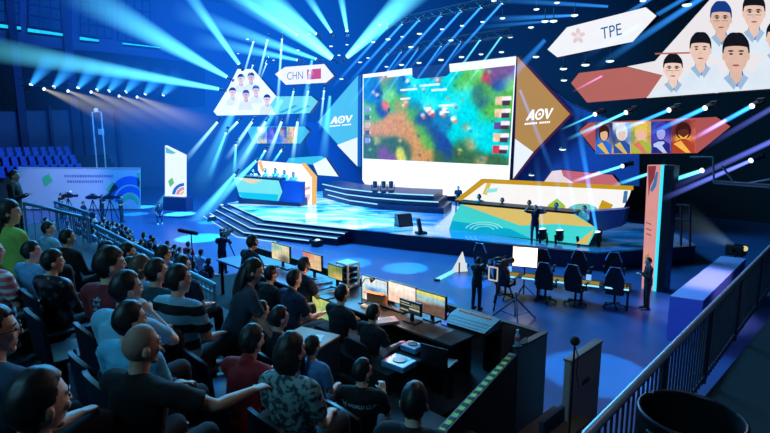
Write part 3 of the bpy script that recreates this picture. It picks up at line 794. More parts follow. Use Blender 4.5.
backing(wp, PW2, t, .8)
tp2 = [(286, 163), (289, 158), (320, 156), (326, 158), (312, 164.5)]
t = pthing('teal_panel', 'low teal ledge panel running behind the top of the curved arch', 'panel', tp2, PW2)
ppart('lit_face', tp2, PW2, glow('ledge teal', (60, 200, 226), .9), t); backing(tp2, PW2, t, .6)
# dark blue slanted backdrop flats between the wings and the screen
PF = Plane(N1*30.6, N1)
for nm, lab, q in (('backdrop_flat', 'dark blue slanted scenery flat below the teal sign', [(300, 120), (318, 122), (356, 168), (372, 187), (372, 200), (312, 200), (318, 178)]),
                   ('backdrop_flat', 'dark blue scenery flat behind the gold sign', [(506, 60), (512, 58), (575, 105), (640, 130), (640, 186), (512, 182)])):
    t = pthing(nm, lab, 'scenery', q, PF)
    ppart('flat', q, PF, mat('flat navy', (18, 52, 120), rough=.6), t, 0, .15)
    b = B()
    for i in range(len(q)):
        bar(b, PF.at(*q[i], .05), PF.at(*q[(i+1) % len(q)], .05), .05, 6)
    part('frame', b, M_dark, t, world=True)

# totem column on the right
PT = Plane(onZ(655, 291, 0), N1)
t = thing('totem_column', 'tall pink totem column with a bright cyan light line on its edge', 'column', onZ(655, 291, 0), RZN)
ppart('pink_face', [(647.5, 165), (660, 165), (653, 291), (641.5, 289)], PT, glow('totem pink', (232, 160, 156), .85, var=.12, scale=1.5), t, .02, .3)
ppart('cyan_light', [(661, 165), (663.8, 165), (655.6, 291.8), (652.8, 291)], PT, glow('totem cyan', (60, 214, 240), 1.25), t, .05, .3)
ppart('dark_side', [(663.8, 165), (674, 166), (664, 293), (655.6, 291.8)], PT, mat('totem side', (10, 16, 34), rough=.5), t, 0, .6)
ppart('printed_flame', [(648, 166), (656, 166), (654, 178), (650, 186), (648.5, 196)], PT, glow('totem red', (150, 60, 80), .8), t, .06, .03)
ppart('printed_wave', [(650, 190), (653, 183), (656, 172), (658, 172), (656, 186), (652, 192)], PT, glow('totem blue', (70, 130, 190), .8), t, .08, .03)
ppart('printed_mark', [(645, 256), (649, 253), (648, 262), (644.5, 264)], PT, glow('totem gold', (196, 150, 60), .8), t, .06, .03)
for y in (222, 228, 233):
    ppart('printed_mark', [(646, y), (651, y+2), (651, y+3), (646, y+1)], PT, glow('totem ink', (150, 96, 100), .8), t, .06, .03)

# ------------------------------------------------------------------ floor left: banner, totem, poles
PN = Plane(V((0, 38, 0)), V((0, 1, 0)))
bn = [(18, 168), (140, 168.5), (140, 209), (18, 209)]
t = thing('banner_wall', 'long pale lilac printed banner wall at the far side of the floor', 'banner', V((-22, 38, 0)), 0)
ppart('printed_face', bn, PN, mat('banner print', (176, 186, 200), rough=.6, var=.08, scale=.4), t, 0, .08)
ppart('top_rail', [(18, 167.2), (140, 167.7), (140, 168.6), (18, 168.2)], PN, glow('banner edge', (90, 160, 250), .6), t, .03, .12)
BG = mat('banner green', (70, 190, 120), rough=.6); BBl = mat('banner blue', (30, 86, 190), rough=.6); BT = mat('banner ink', (104, 112, 160), rough=.6)
for q in ([(42, 178), (49, 173.5), (53, 181), (45, 187)], [(106, 189), (113, 181.5), (118.5, 188), (111, 194)], [(137, 173), (140, 172.5), (140, 190), (137.5, 188)]):
    ppart('green_block', q, PN, BG, t, .02, .02)
for y, x0, x1 in ((176, 64, 112), (181.5, 67, 102)):
    b = B(); x = x0
    random.seed(int(y))
    while x < x1:
        w = random.choice((1.2, 1.6, 2)); prism(b, [PN.at(x, y-1.2, .02), PN.at(x+w, y-1.2, .02), PN.at(x+w, y+1.2, .02), PN.at(x, y+1.2, .02)], PN.n*.01); x += w+.8
    part('faded_lettering', b, BT, t, world=True)
for r0, r1, m in ((30, 22, BBl), (20, 14, BBl), (12, 8, BG)):
    b = B()
    for i in range(14):
        a0, a1 = PI*(.08+.06*i), PI*(.08+.06*(i+1)); f = lambda r, a: PN.at(min(139.8, 130+r*math.cos(a)*.8), min(208, 206-r*math.sin(a)), .02)
        prism(b, [f(r0, a0), f(r0, a1), f(r1, a1), f(r1, a0)], PN.n*.01)
    part('printed_arc', b, m, t, world=True)
t = thing('lamp_tower', 'tall twin-pole stand with a small lamp on top behind the banner wall', 'tower', V((-21.3, 39.6, 0)), 0)
PP = Plane(V((0, 39.6, 0)), V((0, 1, 0)))
PM = mat('pole paint', (150, 150, 140), rough=.4, var=.1)
for x in (92, 101):
    p = PP.at(x, 112); b = B(); bar(b, V((p.x, p.y, 0)), p, .055, 8); part('pole', b, PM, t, world=True)
b = B(); bar(b, PP.at(92, 112), PP.at(101, 112), .05, 8); part('cross_bar', b, PM, t, world=True)
b = B(); p = PP.at(96, 110); ball(b, p, .16); part('lamp', b, glow('tower lamp', (160, 200, 255), .9, False), t, world=True, smooth=True)
b = B(); p = PP.at(101, 132); box(b, p, (.35, .3, .45), bev=.04); part('control_box', b, PM, t, world=True)
b = B(); box(b, (0, 0, .06), (1.6, 1.0, .12), bev=.02); part('base', b, M_dark, t)

PO = Plane(V((-14, 34.5, 0)), V((.25, 1, 0)))
tq = [(165, 145.5), (184.3, 155), (184.3, 197), (165, 196)]
t = thing('display_totem', 'white slant-topped display totem with green and blue print on the far floor', 'display', base_of(tq, PO, 0), PO.rz())
ppart('lit_face', tq, PO, glow('totem white', (226, 240, 255), 1.1, var=.03), t, .02, .25)
ppart('printed_block', [(165.5, 147), (176, 153), (172, 154), (166, 153)], PO, glow('totem teal', (90, 200, 200), .9), t, .06, .03)
ppart('printed_block', [(168, 181), (172, 177.5), (174, 183), (170, 187)], PO, glow('totem green', (110, 200, 90), .9), t, .06, .03)
for r0, r1, c in ((12, 9, (40, 110, 200)), (8, 5, (230, 150, 150)), (4, 2, (240, 200, 110))):
    b = B()
    for i in range(8):
        a0, a1 = PI*(.5+.06*i), PI*(.5+.06*(i+1)); f = lambda r, a: PO.at(184+r*math.cos(a), 195-r*math.sin(a), .06)
        prism(b, [f(r0, a0), f(r0, a1), f(r1, a1), f(r1, a0)], PO.n*.02)
    part('printed_arc', b, glow('totem arc %d' % r0, c, .9), t, world=True)
bq = [(163, 197), (186, 198), (186, 212), (163, 210)]
ppart('plinth', bq, PO, mat('totem plinth', (14, 30, 80), rough=.5), t, .1, .8)
# ================================================================== lamps and their beams in the haze
def beam_mat():
    m = bpy.data.materials.new('lit haze'); t, N, L = nt(m)
    o = N.new('ShaderNodeOutputMaterial'); pv = N.new('ShaderNodeVolumePrincipled')
    pv.inputs['Density'].default_value = 0
    tc = N.new('ShaderNodeTexCoord'); s = N.new('ShaderNodeSeparateXYZ'); L.new(tc.outputs['Object'], s.inputs[0])
    oi = N.new('ShaderNodeObjectInfo')
    def M(op, a, b=None, c=None):
        n = N.new('ShaderNodeMath'); n.operation = op
        for i, x in enumerate((a, b, c)):
            if x is None: continue
            if isinstance(x, (int, float)): n.inputs[i].default_value = x
            else: L.new(x, n.inputs[i])
        return n.outputs[0]
    x, y, z = s.outputs
    K = oi.outputs['Alpha']                                  # radius at the lamp over radius at the far end
    r = M('ADD', K, M('MULTIPLY', z, M('SUBTRACT', 1, K)))
    rho2 = M('DIVIDE', M('ADD', M('MULTIPLY', x, x), M('MULTIPLY', y, y)), M('MULTIPLY', r, r))
    soft = M('MAXIMUM', M('SUBTRACT', 1, rho2), 0)
    fade = M('POWER', M('MAXIMUM', M('SUBTRACT', 1, z), 0), 1.15)
    e = M('MULTIPLY', M('DIVIDE', M('MULTIPLY', soft, fade), M('POWER', r, 1.35)), M('POWER', K, .35))
    L.new(oi.outputs['Color'], pv.inputs['Emission Color']); L.new(e, pv.inputs['Emission Strength'])
    L.new(pv.outputs['Volume'], o.inputs['Volume'])
    m.cycles.volume_sampling = 'EQUIANGULAR' if False else 'DISTANCE'
    return m
BM = beam_mat()
CONES = {}
def cone_mesh(k):
    if k not in CONES:
        b = B(); tube(b, [(0, 0, 0), (0, 0, 1)], [k, 1.0], seg=14, rnd=False, side=(1, 0, 0))
        me = to_mesh('beam', b, True); me.materials.append(BM); CONES[k] = me
    return CONES[k]
def haze(label, loc, name='haze_beams'):
    return thing(name, label, 'light beams', loc, 0, kind='stuff')
HZ_L = haze('broad cyan light beams streaming through the haze over the distant stand and ceiling', V((-10, 38, 12)))
HZ_C = haze('thin slanting blue light beams in the haze above the big screen', V((4, 32, 12)))
HZ_S = haze('pale cyan light beams falling through the haze around the curved arch', V((-8, 36, 5)))
HZ_R = haze('short blue and pink light beams in the haze around the picture-card board', V((10, 20, 5)))
CYA = (.11, .72, 1.0); BLU = (.03, .30, 1.0); ICE = (.35, .85, 1.0); PINK = (1.0, .3, .85); WARM = (.9, .85, .6); VIO = (.16, .22, 1.0)
def beam(root, P0, P1, r0, r1, col, k):
    P0, P1 = V(P0), V(P1); d = P1-P0; ln = d.length
    kk = round(min(.9, max(.05, r0/r1)), 2)
    o = bpy.data.objects.new('beam', cone_mesh(kk)); COL.objects.link(o); o.parent = root
    o.matrix_parent_inverse = Matrix.Identity(4)
    o.location = P0 - root.location; o.rotation_mode = 'QUATERNION'; o.rotation_quaternion = d.to_track_quat('Z', 'Y')
    o.scale = (r1, r1, ln)
    g = k*1.5/r1
    o.color = (col[0]*g, col[1]*g, col[2]*g, kk)
    return o
# one lamp, then copies
def lamp_proto():
    t = thing('moving_head_light', 'x', 'stage light', (0, 0, 0))
    b = B(); tube(b, [(0, 0, -.2), (0, 0, -.1), (0, 0, .12), (0, 0, .2)], [.09, .14, .14, .16], seg=14, rnd=False); part('head', b, M_blk, t, smooth=True)
    b = B()
    for s in (-1, 1): box(b, (s*.2, 0, -.16), (.04, .1, .42), bev=.01)
    box(b, (0, 0, -.37), (.44, .12, .05), bev=.01); part('yoke', b, M_dark, t)
    b = B(); box(b, (0, 0, -.45), (.34, .28, .13), bev=.02); part('base', b, M_blk, t)
    b = B(); ball(b, (0, 0, .2), (.13, .13, .05), 14); part('lens', b, glow('lens light', (225, 245, 255), 2.2, False, 0), t, smooth=True)
    return t
LAMP = lamp_proto(); LAMP_USED = [False]
LLENS = {}
def lamp(P, D, label, group, sc=1.0, rgb=None):
    if not LAMP_USED[0]: o = LAMP; LAMP_USED[0] = True
    else: o = dup(LAMP, P)
    o.location = P; o.rotation_mode = 'QUATERNION'; o.rotation_quaternion = V(D).to_track_quat('Z', 'Y'); o.scale = (sc,)*3
    o['label'] = label; o['group'] = group
    for c in o.children:
        if c.name.startswith('lens') and rgb: slotmat(c, glow('lens %s' % (rgb,), rgb, 2.0, False, 0))
    return o
def shot(root, a, c, y0, y1, w0, w1, col, k, label, group, sc=1.0, rgb=None, fix=True):
    P0, P1 = onY(a[0], a[1], y0), onY(c[0], c[1], y1)
    beam(root, P0, P1, w0/2*y0/FPX, w1/2*y1/FPX, col, k)
    if fix: lamp(P0 - (P1-P0).normalized()*.2*sc, P1-P0, label, group, sc, rgb)
# --- upper left broad beams
lb_, gb_ = 'ceiling spotlight throwing a broad cyan beam up over the distant stand', 'spotlights with broad cyan beams at the upper edge of the hall'
for a, c, w0, w1, k in (((239, 64), (176, -24), 4, 17, .9), ((227, 77), (60, -18), 4, 44, 1.0), ((219, 89), (-60, 40), 4, 34, .75),
                        ((297, 35), (215, -18), 3, 16, .7), ((316, 34), (262, -12), 3, 22, .8), ((331, 32), (302, -12), 3, 12, .9), ((347, 31), (339, -14), 3, 10, .9),
                        ((332, 58), (222, -28), 7, 50, 1.7), ((347, 57), (440, -34), 5, 40, 1.6), ((316, 59), (170, 8), 3, 26, .6), ((297, 60), (190, 38), 3, 20, .5)):
    shot(HZ_L, a, c, 36, 33, w0, w1, CYA, k*2.0, lb_, gb_, .7)
# --- row of lamps over the distant stand
for i, (x, y) in enumerate(((31, 85), (54, 87), (78, 88), (97, 90), (109, 91), (126, 92), (145, 94), (163, 95))):
    P = onplane(x, y, E1*46, E1); yy = P.y
    shot(HZ_L, (x, y), (x+26-.05*x, y-34+.07*x), yy, yy-1, 4, 24, (.03, .36, 1.0), .8, 'white spotlight with a blue upward beam in the truss row over the distant bleacher', 'truss spotlights with blue upward beams over the distant bleacher', 1.0)
for x, y in ((44, 89), (68, 91), (91, 92), (119, 96), (137, 97)):
    P = onplane(x, y, E1*46, E1); yy = P.y
    shot(HZ_L, (x, y), (x+85, y+34), yy, yy-3, 2, 30, WARM, .2, 'small warm spotlight in the truss row over the distant bleacher', 'small warm spotlights in the truss row over the distant bleacher', .9)
def truss(name, label, P, Q, s=.4, nseg=12):
    t = thing(name, label, 'truss', (P+Q)/2, 0)
    d = (Q-P).normalized(); u = V((0, 0, 1)) if abs(d.z) < .9 else V((1, 0, 0)); w = d.cross(u).normalized()
    cs = [(u*s*.5+w*s*.5), (u*s*.5-w*s*.5), (-u*s*.5-w*s*.5), (-u*s*.5+w*s*.5)]
    b = B()
    for c in cs: bar(b, P+c, Q+c, .035, 6)
    part('chord', b, M_dark, t, world=True)
    b = B()
    for i in range(nseg):
        a0, a1 = P.lerp(Q, i/nseg), P.lerp(Q, (i+1)/nseg)
        for j in range(4): bar(b, a0+cs[j], a1+cs[(j+1) % 4], .018, 4)
    part('lacing', b, M_dark, t, world=True)
    return t
truss('lighting_truss', 'long dark truss carrying a row of white spotlights over the distant bleacher', onplane(20, 82, E1*46, E1), onplane(175, 92.5, E1*46, E1), .5, 20)
# --- grid over the main screen
row1 = [(387, 27), (402, 24), (419, 20), (441, 15.5), (461, 11), (481, 7), (502, 3)]
row2 = [(387, 54), (401, 52), (418, 49), (441, 46), (461, 42), (480, 40), (501, 37)]
for x, y in row1:
    P = onN(x, y, 26); shot(HZ_C, (x, y), (x-56, y+62), P.y, P.y+1, 2.5, 4, BLU, 1.2, 'ceiling spotlight in the upper row above the main screen with a thin slanting beam', 'upper row of spotlights above the main screen', .75)
for x, y in row2:
    P = onN(x, y, 27); shot(HZ_C, (x, y), (x-40, y+56), P.y, P.y+.5, 2, 4, BLU if x < 470 else CYA, .9, 'ceiling spotlight in the lower row above the main screen with a thin slanting beam', 'lower row of spotlights above the main screen', .6)
truss('lighting_truss', 'dark ceiling truss of the upper spotlight row above the main screen', onN(375, 27, 26), onN(515, -3, 26), .4, 16)
truss('lighting_truss', 'dark ceiling truss of the lower spotlight row above the main screen', onN(375, 53.5, 27), onN(512, 32, 27), .4, 16)
# --- flat lamps without beams
def blinder():
    t = thing('blinder_lamp', 'x', 'stage light', (0, 0, 0))
    b = B(); tube(b, [(0, 0, .09), (0, 0, 0)], [.1, .17], seg=12, rnd=False); part('housing', b, M_blk, t, smooth=True)
    b = B(); bar(b, (0, 0, .08), (0, 0, .5), .02, 6); part('hanger', b, M_dark, t)
    b = B(); ball(b, (0, 0, -.01), (.15, .15, .06), 12); part('lens', b, glow('blinder light', (220, 245, 255), 1.6, False, 0), t, smooth=True)
    return t
BL = blinder(); first = True
spots = [(388, 39), (402, 36.5), (419.5, 33.5), (442, 29), (462, 25.5), (482.5, 21.7), (502.5, 18), (386.5, 66.5), (401.5, 64.5), (419, 62.5), (441, 59.5), (461.5, 56.7), (481, 54), (501.5, 51.8),
         (411, 46.7), (451, 40), (510, 36.5), (494, .5), (557, 2.5), (545, 21), (536.5, 9), (536, 56.5), (564, 80), (531, 27), (574.5, 15), (553.5, 20.7), (563.5, 68.5),
         (238, 53.5), (247.5, 39), (273.5, 60), (281, 50), (298, 50), (309, 34), (331, 46), (347, 44.5), (339, 55), (341.5, 78.7), (373, 41.8), (388, 24), (368, 57.7), (379.5, 24.7), (360, 62), (323, 98.5), (338, 143), (322, 180), (341, 162), (562.6, 149), (531.5, 174.7), (585.5, 64.5), (610, 60.7), (687, 4.5), (643, .5)]
for x, y in spots:
    n = 27.5 if x > 350 else 31
    P = onN(x, y, n) if x < 540 else onN(x, y, 24)
    if first: o = BL; first = False
    else: o = dup(BL, P)
    o.location = P; sc = .75 + .5*random.random(); o.scale = (sc,)*3
    o['label'] = 'small white round lamp hanging under the blue ceiling among the beams'; o['group'] = 'small white lamps under the ceiling'
# --- narrow beams by the left wing
lb_, gb_ = 'small lamp with a thin pale beam above the small team screen', 'small lamps with thin pale beams above the small team screen'
for a, c, w0, w1, k in (((253.5, 41.5), (241, 84), 2, 3, .9), ((267.5, 40), (255, 92), 2, 4, .9), ((282, 39), (276, 128), 2, 5, .9), ((253, 65), (249, 76), 1.5, 2, .8), ((266.5, 63.5), (260, 80), 1.5, 2, .8)):
    shot(HZ_S, a, c, 36.5, 36.5, w0, w1, ICE, k*1.3, lb_, gb_, .6)
lb_, gb_ = 'small lamp under the small team screen with a pale beam down to the stage', 'small lamps with pale beams under the small team screen'
for a, c, w0, w1, k in (((217.5, 122), (184, 162), 3, 7, .9), ((237.5, 122), (224, 136), 3, 4, 1.0), ((252, 122), (226, 160), 3, 7, 1.0), ((265.5, 122), (236, 172), 3, 9, 1.0), ((281.5, 122), (266, 162), 3, 7, 1.0), ((297.5, 122), (292, 164), 3, 6, 1.0),
                        ((293.5, 91.5), (286, 126), 2, 4, .8), ((308, 91.5), (301, 126), 2, 4, .8), ((324, 91), (320, 130), 2, 4, .8)):
    shot(HZ_S, a, c, 35.5, 35, w0, w1, ICE, k*1.3, lb_, gb_, .6)
lb_, gb_ = 'floor lamp beside the stage with a wide cyan beam', 'floor lamps with wide cyan beams beside the stage'
for a, c, w0, w1, k in (((256, 161), (196, 222), 3, 18, 1.0), ((265, 151), (258, 163), 2, 4, 1.0), ((281, 151), (272, 164), 2, 4, 1.0), ((235, 174), (186, 232), 3, 16, .9), ((236, 145), (234, 176), 2, 5, .9), ((226, 133), (208, 180), 2, 8, .8)):
    shot(HZ_S, a, c, 34, 33, w0, w1, CYA, k*1.5, lb_, gb_, .6)
for a, c, w0, w1, k in (((184, 172), (150, 216), 3, 8, .5), ((330, 96), (322, 170), 3, 14, .45), ((312, 60), (296, 160), 3, 14, .4), ((240, 96), (196, 196), 4, 26, .45), ((282, 100), (214, 200), 4, 26, .5)):
    shot(HZ_S, a, c, 36, 34, w0, w1, CYA, k*1.5, '', '', fix=False)
# --- right wing
lb_, gb_ = 'bright blue-white spotlight under the large team screen with a short slanting beam', 'spotlights with short slanting beams under the large team screen'
for a, c, w0, w1, k, col in (((752, 106), (694, 138), 5, 6, 1.3, BLU), ((705, 108), (650, 134), 5, 6, 1.3, BLU), ((669, 110), (612, 134), 4, 5, 1.2, BLU), ((626, 112.5), (566, 140), 3, 5, 1.1, CYA), ((595, 114.3), (560, 130), 2, 3, .7, CYA)):
    P = onN(a[0], a[1], 20.4); shot(HZ_R, a, c, P.y, P.y-1.0, w0, w1, col, k*1.1, lb_, gb_, .7)
for a, c, w0, w1, k, col in (((726, 120), (690, 141), 4, 5, .8, PINK), ((602, 76), (572, 92), 2, 3, .8, PINK), ((600, 172), (566, 184), 3, 4, .8, PINK), ((602, 124), (580, 138), 3, 4, .5, PINK)):
    P = onN(a[0], a[1], 20.2); shot(HZ_R, a, c, P.y, P.y-.6, w0, w1, col, k*.6, '', '', fix=False)
lb_, gb_ = 'bright spotlight beside the totem column with a short blue-white beam', 'spotlights with blue-white beams beside the totem column'
for a, c, w0, w1, k, col in (((622.5, 166), (572, 182), 3, 5, 1.2, CYA), ((702, 170.5), (664, 183), 4, 6, 1.4, CYA), ((751, 160.5), (660, 200), 4, 8, .8, VIO), ((660, 170), (612, 186), 3, 5, 1.2, CYA)):
    P = onN(a[0], a[1], 21.8); shot(HZ_R, a, c, P.y, P.y-1, w0, w1, col, k*1.2, lb_, gb_, .7)
for a, c, w0, w1, k, col in (((800, 128), (668, 190), 6, 8, .6, VIO), ((800, 92), (700, 150), 6, 8, .35, VIO), ((726, -18), (592, 70), 6, 10, .7, BLU), ((706, -14), (580, 60), 5, 7, .45, BLU), ((668, -12), (590, 36), 4, 6, .5, BLU)):
    P = onN(a[0], a[1], 23); shot(HZ_R, a, c, P.y, P.y, w0, w1, col, k, '', '', fix=False)
for a, c, w0, w1, k, col in (((575, 15.3), (480, 20), 2.5, 9, .8, BLU), ((554, 20.7), (470, 28), 2, 7, .5, BLU), ((608, 6.5), (470, -2), 3, 9, .5, BLU), ((545, 40), (480, 110), 5, 16, .35, BLU), ((520, 90), (560, 190), 3, 8, .35, BLU)):
    P = onN(a[0], a[1], 25); shot(HZ_C, a, c, P.y, P.y+.5, w0, w1, col, k, '', '', fix=False)
lb_ = 'moving head lamp standing on the stage edge in front of the right-hand player station'
for a, c, k in (((542, 234), (536, 150), .25), ((559, 235.5), (556, 150), .2), ((577, 236.5), (560, 120), .3), ((596, 237.5), (574, 100), 1.0)):
    P0 = onZ(a[0], a[1]+8, ZS) + V((0, 0, .55)); 
    P1 = onY(c[0], c[1], P0.y+.5)
    beam(HZ_R, P0, P1, .07, .2, BLU, k)
    lamp(P0 - (P1-P0).normalized()*.2, P1-P0, lb_, 'moving head lamps on the stage edge by the player station', 1.2)
    b = None
# hanging truss corner at the far right
PTs = Plane(N1*19, N1)
t = thing('truss_gantry', 'thin grey truss corner hanging in the dark beyond the totem column', 'truss', base_of([(713, 157), (770, 187)], PTs), PTs.rz())
b = B()
for p, q in (((713, 157), (714, 183)), ((714, 183), (790, 189)), ((722, 166), (735, 184)), ((714, 181), (790, 186.5)), ((690, 157), (713, 157)), ((745, 184), (790, 176))):
    bar(b, PTs.at(*p), PTs.at(*q), .035, 6)
part('tubes', b, mat('gantry tube', (110, 112, 116), rough=.5, metal=.3), t, world=True)
PTs = Plane(N1*22, N1)
t = thing('tube_frame', 'dark square tube frame standing behind the totem column', 'frame', base_of([(664, 233), (690, 233)], PTs, 0), PTs.rz())
b = B()
for p, q in (((664, 204), (690, 205.5)), ((664, 218), (690, 220)), ((681, 204), (681, 246)), ((690, 205), (690, 246)), ((668, 204), (668, 246))):
    bar(b, PTs.at(*p), PTs.at(*q), .05, 6)
part('tubes', b, mat('frame tube', (20, 24, 34), rough=.5), t, world=True)
# smoke machine with its plume
fm = onZ(735, 268, 0); fm = onY(736, 250, 19)
t = thing('fog_machine', 'small lamp-lit fog machine on a stand beyond the blue-lit block', 'fog machine', V((fm.x, fm.y, 0)), .7)
z = fm.z
b = B(); box(b, (0, 0, z), (.45, .6, .4), bev=.04); part('case', b, M_blk, t)
b = B(); bar(b, (0, 0, 0), (0, 0, z-.2), .04, 8); box(b, (0, 0, .03), (.7, .7, .06), bev=.02); part('stand', b, M_dark, t)
b = B(); ball(b, (-.1, -.3, z+.12), .1); part('lamp', b, glow('fog lamp', (230, 220, 150), .9, False), t, smooth=True)
b = B(); bar(b, (-.2, 0, z), (-.42, .05, z+.03), .05, 10); part('nozzle', b, M_dark, t)
sm = thing('smoke', 'pale grey jet of fog drifting from the fog machine in the dark', 'smoke', fm, 0, kind='stuff')
beam(sm, onY(733, 246, 19), onY(676, 212, 20.5), .12, .75, (.3, .55, .75), .08)
beam(sm, onY(726, 243, 19.2), onY(668, 216, 20.5), .2, 1.2, (.3, .5, .7), .03)
# ================================================================== front-of-house platform and its desks
ZP = 2.4; ZD = ZP + .74
M_cloth = mat('black table cloth', (17, 19, 25), rough=.95, var=.2, bump=.25, bscale=14)
M_desk = mat('desk top', (58, 44, 38), rough=.5, var=.2)
b = B(); prism(b, [EN(3.6, 3.9, ZP), EN(11, 3.9, ZP), EN(11, 6.3, ZP), EN(3.6, 6.3, ZP)], (0, 0, -ZP)); struct('floor_platform', b, M_carp)
# back barrier and end barrier
def slab(name, label, cat, e0, n0, e1, n1_, z0, z1, m, **k):
    c = EN((e0+e1)/2, (n0+n1_)/2, z0)
    t = thing(name, label, cat, c, RZN + 0, **k)
    w, d = abs(e1-e0), abs(n1_-n0)
    b = B(); box(b, (0, 0, (z1-z0)/2), (w, d, z1-z0), bev=.012); part('board', b, m, t)
    b = B(); box(b, (0, 0, z1-z0+.012), (w+.02, d+.02, .024), bev=.008); part('top_edge', b, M_dark, t)
    return t
M_wb = mat('barrier black', (30, 35, 44), rough=.7, var=.2, scale=3)
slab('control_barrier', 'long black barrier board behind the control desk monitors, facing the stage', 'barrier', 3.42, 6.3, 11, 6.38, 0, 2.95, M_wb)
slab('control_barrier', 'grey-black end barrier board of the control platform at its corner, under the water bottle', 'barrier', 3.32, 5.62, 3.4, 6.38, 0, 2.95, mat('barrier grey', (62, 68, 78), rough=.7, var=.15, scale=3))
Q0, Q1 = onZ(513, 354, 2.93), onZ(434, 439.5, 2.93); Q0.z = Q1.z = 0
qa = math.atan2(-(Q1-Q0).x, (Q1-Q0).y); ql = (Q1-Q0).length
t = thing('control_barrier', 'black side barrier of the control platform with striped tape along its top', 'barrier', Q0, qa)
b = B(); box(b, (0, ql/2, 1.46), (.08, ql, 2.92), bev=.012); part('board', b, M_cloth, t)
b = B(); box(b, (0, ql/2, 2.93), (.1, ql, .02), bev=.006); part('top_edge', b, M_dark, t)
t = thing('edge_tape', 'green and black striped warning tape along the top of the side barrier', 'tape', Q0 + V((0, 0, 2.941)), qa)
b = B(); box(b, (0, ql*.5, .003), (.06, ql*.94, .006)); part('tape_strip', b, stripes('tape stripes', (150, 190, 60), (20, 22, 18), 6.5, 1), t)
# long control desk (along E1), screens face the audience
def desk(name, label, e0, e1, n0, n1_, zt, m):
    c = EN((e0+e1)/2, (n0+n1_)/2, ZP); t = thing(name, label, 'desk', c, RZN)
    w, d = e1-e0, n1_-n0
    b = B(); box(b, (0, 0, zt-ZP-.02), (w, d, .04), bev=.01); part('desk_top', b, m, t)
    b = B(); box(b, (0, d/2-.03, (zt-ZP)/2-.02), (w-.04, .03, zt-ZP-.05)); part('modesty_panel', b, M_cloth, t)
    for sx in (-1, 1):
        for sy in (-1, 1):
            b = B(); box(b, (sx*(w/2-.06), sy*(d/2-.08), (zt-ZP)/2-.02), (.05, .05, zt-ZP-.04)); part('leg', b, M_dark, t)
    return t
desk('control_desk', 'long brown-topped control desk in the middle of the platform, under three wide screens', 4.0, 6.6, 4.75, 5.6, ZD, M_desk)
desk('control_desk', 'long dark control desk at the far end of the platform, under three small screens', 6.65, 9.8, 4.75, 5.6, ZD, mat('desk grey', (70, 84, 120), rough=.5))
# monitors
def monitor(label, tl, tr, bl, n, fn, k=1.0, zt=None, col=None, nm='monitor'):
    P = onN(*tl, n); Q = onN(*tr, n); R = onN(*bl, n)
    w = abs((P-Q).dot(E1)); h = P.z-R.z; c = (P+Q)/2; zc = (P.z+R.z)/2
    zb = ZD if zt is None else zt
    t = thing(nm, label, 'monitor', V((c.x, c.y, zb)), RZN)
    M = Matrix.Translation(V((0, 0, zc-zb)))
    b = B(); box(b, (0, .02, zc-zb), (w+.03, .035, h+.03), bev=.008); part('casing', b, M_blk, t)
    qw = [V((-w/2, -.001, zc-zb+h/2)), V((w/2, -.001, zc-zb+h/2)), V((w/2, -.001, zc-zb-h/2)), V((-w/2, -.001, zc-zb-h/2))]
    picture('screen_face', None, None, fn, glow_attr('desk screen light %.2f' % k, k, 14, .25), t, 20, 14, world=False, quadw=qw)
    b = B(); box(b, (0, .05, (zc-zb)/2-.02), (.05, .03, max(.06, zc-zb))); box(b, (0, .06, .01), (.22, .18, .018), bev=.006); part('stand', b, M_blk, t)
    return t
R_ = lambda *a: a
mf1 = blobs([(.3, .25, .25, .15, (110, 190, 190), 1.2), (.7, .8, .2, .2, (60, 60, 60), 1.3), (.5, .5, .5, .4, (236, 224, 180), 1)], (236, 220, 170))
mf2 = blobs([(.2, .2, .25, .25, (226, 130, 110), 1.3), (.6, .6, .5, .4, (232, 196, 150), 1.2)], (230, 190, 150))
mf3 = blobs([(.3, .3, .3, .3, (150, 160, 80), 1), (.7, .7, .3, .3, (210, 190, 120), 1), (.8, .3, .3, .2, (110, 140, 80), 1)], (180, 180, 110))
mf4 = blobs([(.5, .15, .6, .2, (214, 232, 240), 1.3), (.5, .55, .2, .12, (60, 130, 200), 1.2), (.8, .6, .2, .2, (120, 190, 220), 1), (.2, .8, .3, .2, (226, 214, 200), 1)], (180, 220, 236))
mf5 = blobs([(.5, .2, .6, .25, (250, 240, 226), 1.2), (.4, .6, .5, .2, (240, 200, 176), 1.1), (.8, .8, .3, .2, (236, 214, 190), 1)], (244, 224, 206))
mf6 = blobs([(.5, .08, .7, .12, (236, 222, 120), 1.2), (.5, .3, .7, .12, (150, 214, 236), 1.3), (.5, .75, .8, .3, (110, 84, 74), 1.4), (.2, .45, .3, .08, (230, 224, 200), 1)], (120, 100, 90))
mf7 = blobs([(.5, .5, .6, .5, (40, 46, 44), 1)], (50, 54, 50), [(.05, .08, .45, .2, (214, 220, 200)), (.05, .3, .6, .42, (190, 196, 170)), (.5, .55, .95, .7, (200, 206, 190)), (.05, .75, .4, .92, (170, 176, 160)), (.6, .1, .95, .45, (120, 130, 110))])
mf8 = blobs([(.3, .3, .3, .3, (190, 200, 110), 1.2), (.6, .6, .3, .3, (120, 180, 120), 1), (.3, .8, .2, .2, (236, 200, 120), 1)], (200, 210, 150))
monitor('small control screen with a pale yellow picture, farthest along the desk', (271.5, 242.5), (289, 248), (272, 258), 5.3, mf1, .95)
monitor('small control screen with a pinkish picture, second along the far desk', (303, 251.5), (321, 259), (304, 266), 5.3, mf2, .95)
monitor('small control screen with a green and tan picture beside an open equipment rack', (328, 264), (342, 267.5), (328, 276.5), 5.25, mf3, .9)
monitor('wide control screen showing a pale blue picture, in the middle of the desk', (362, 275), (387, 284), (362, 298), 5.2, mf4, 1.05)
monitor('wide control screen showing a cream and peach picture, second of the row of three', (388.5, 281), (415.5, 291), (388.5, 300), 5.2, mf5, 1.1)
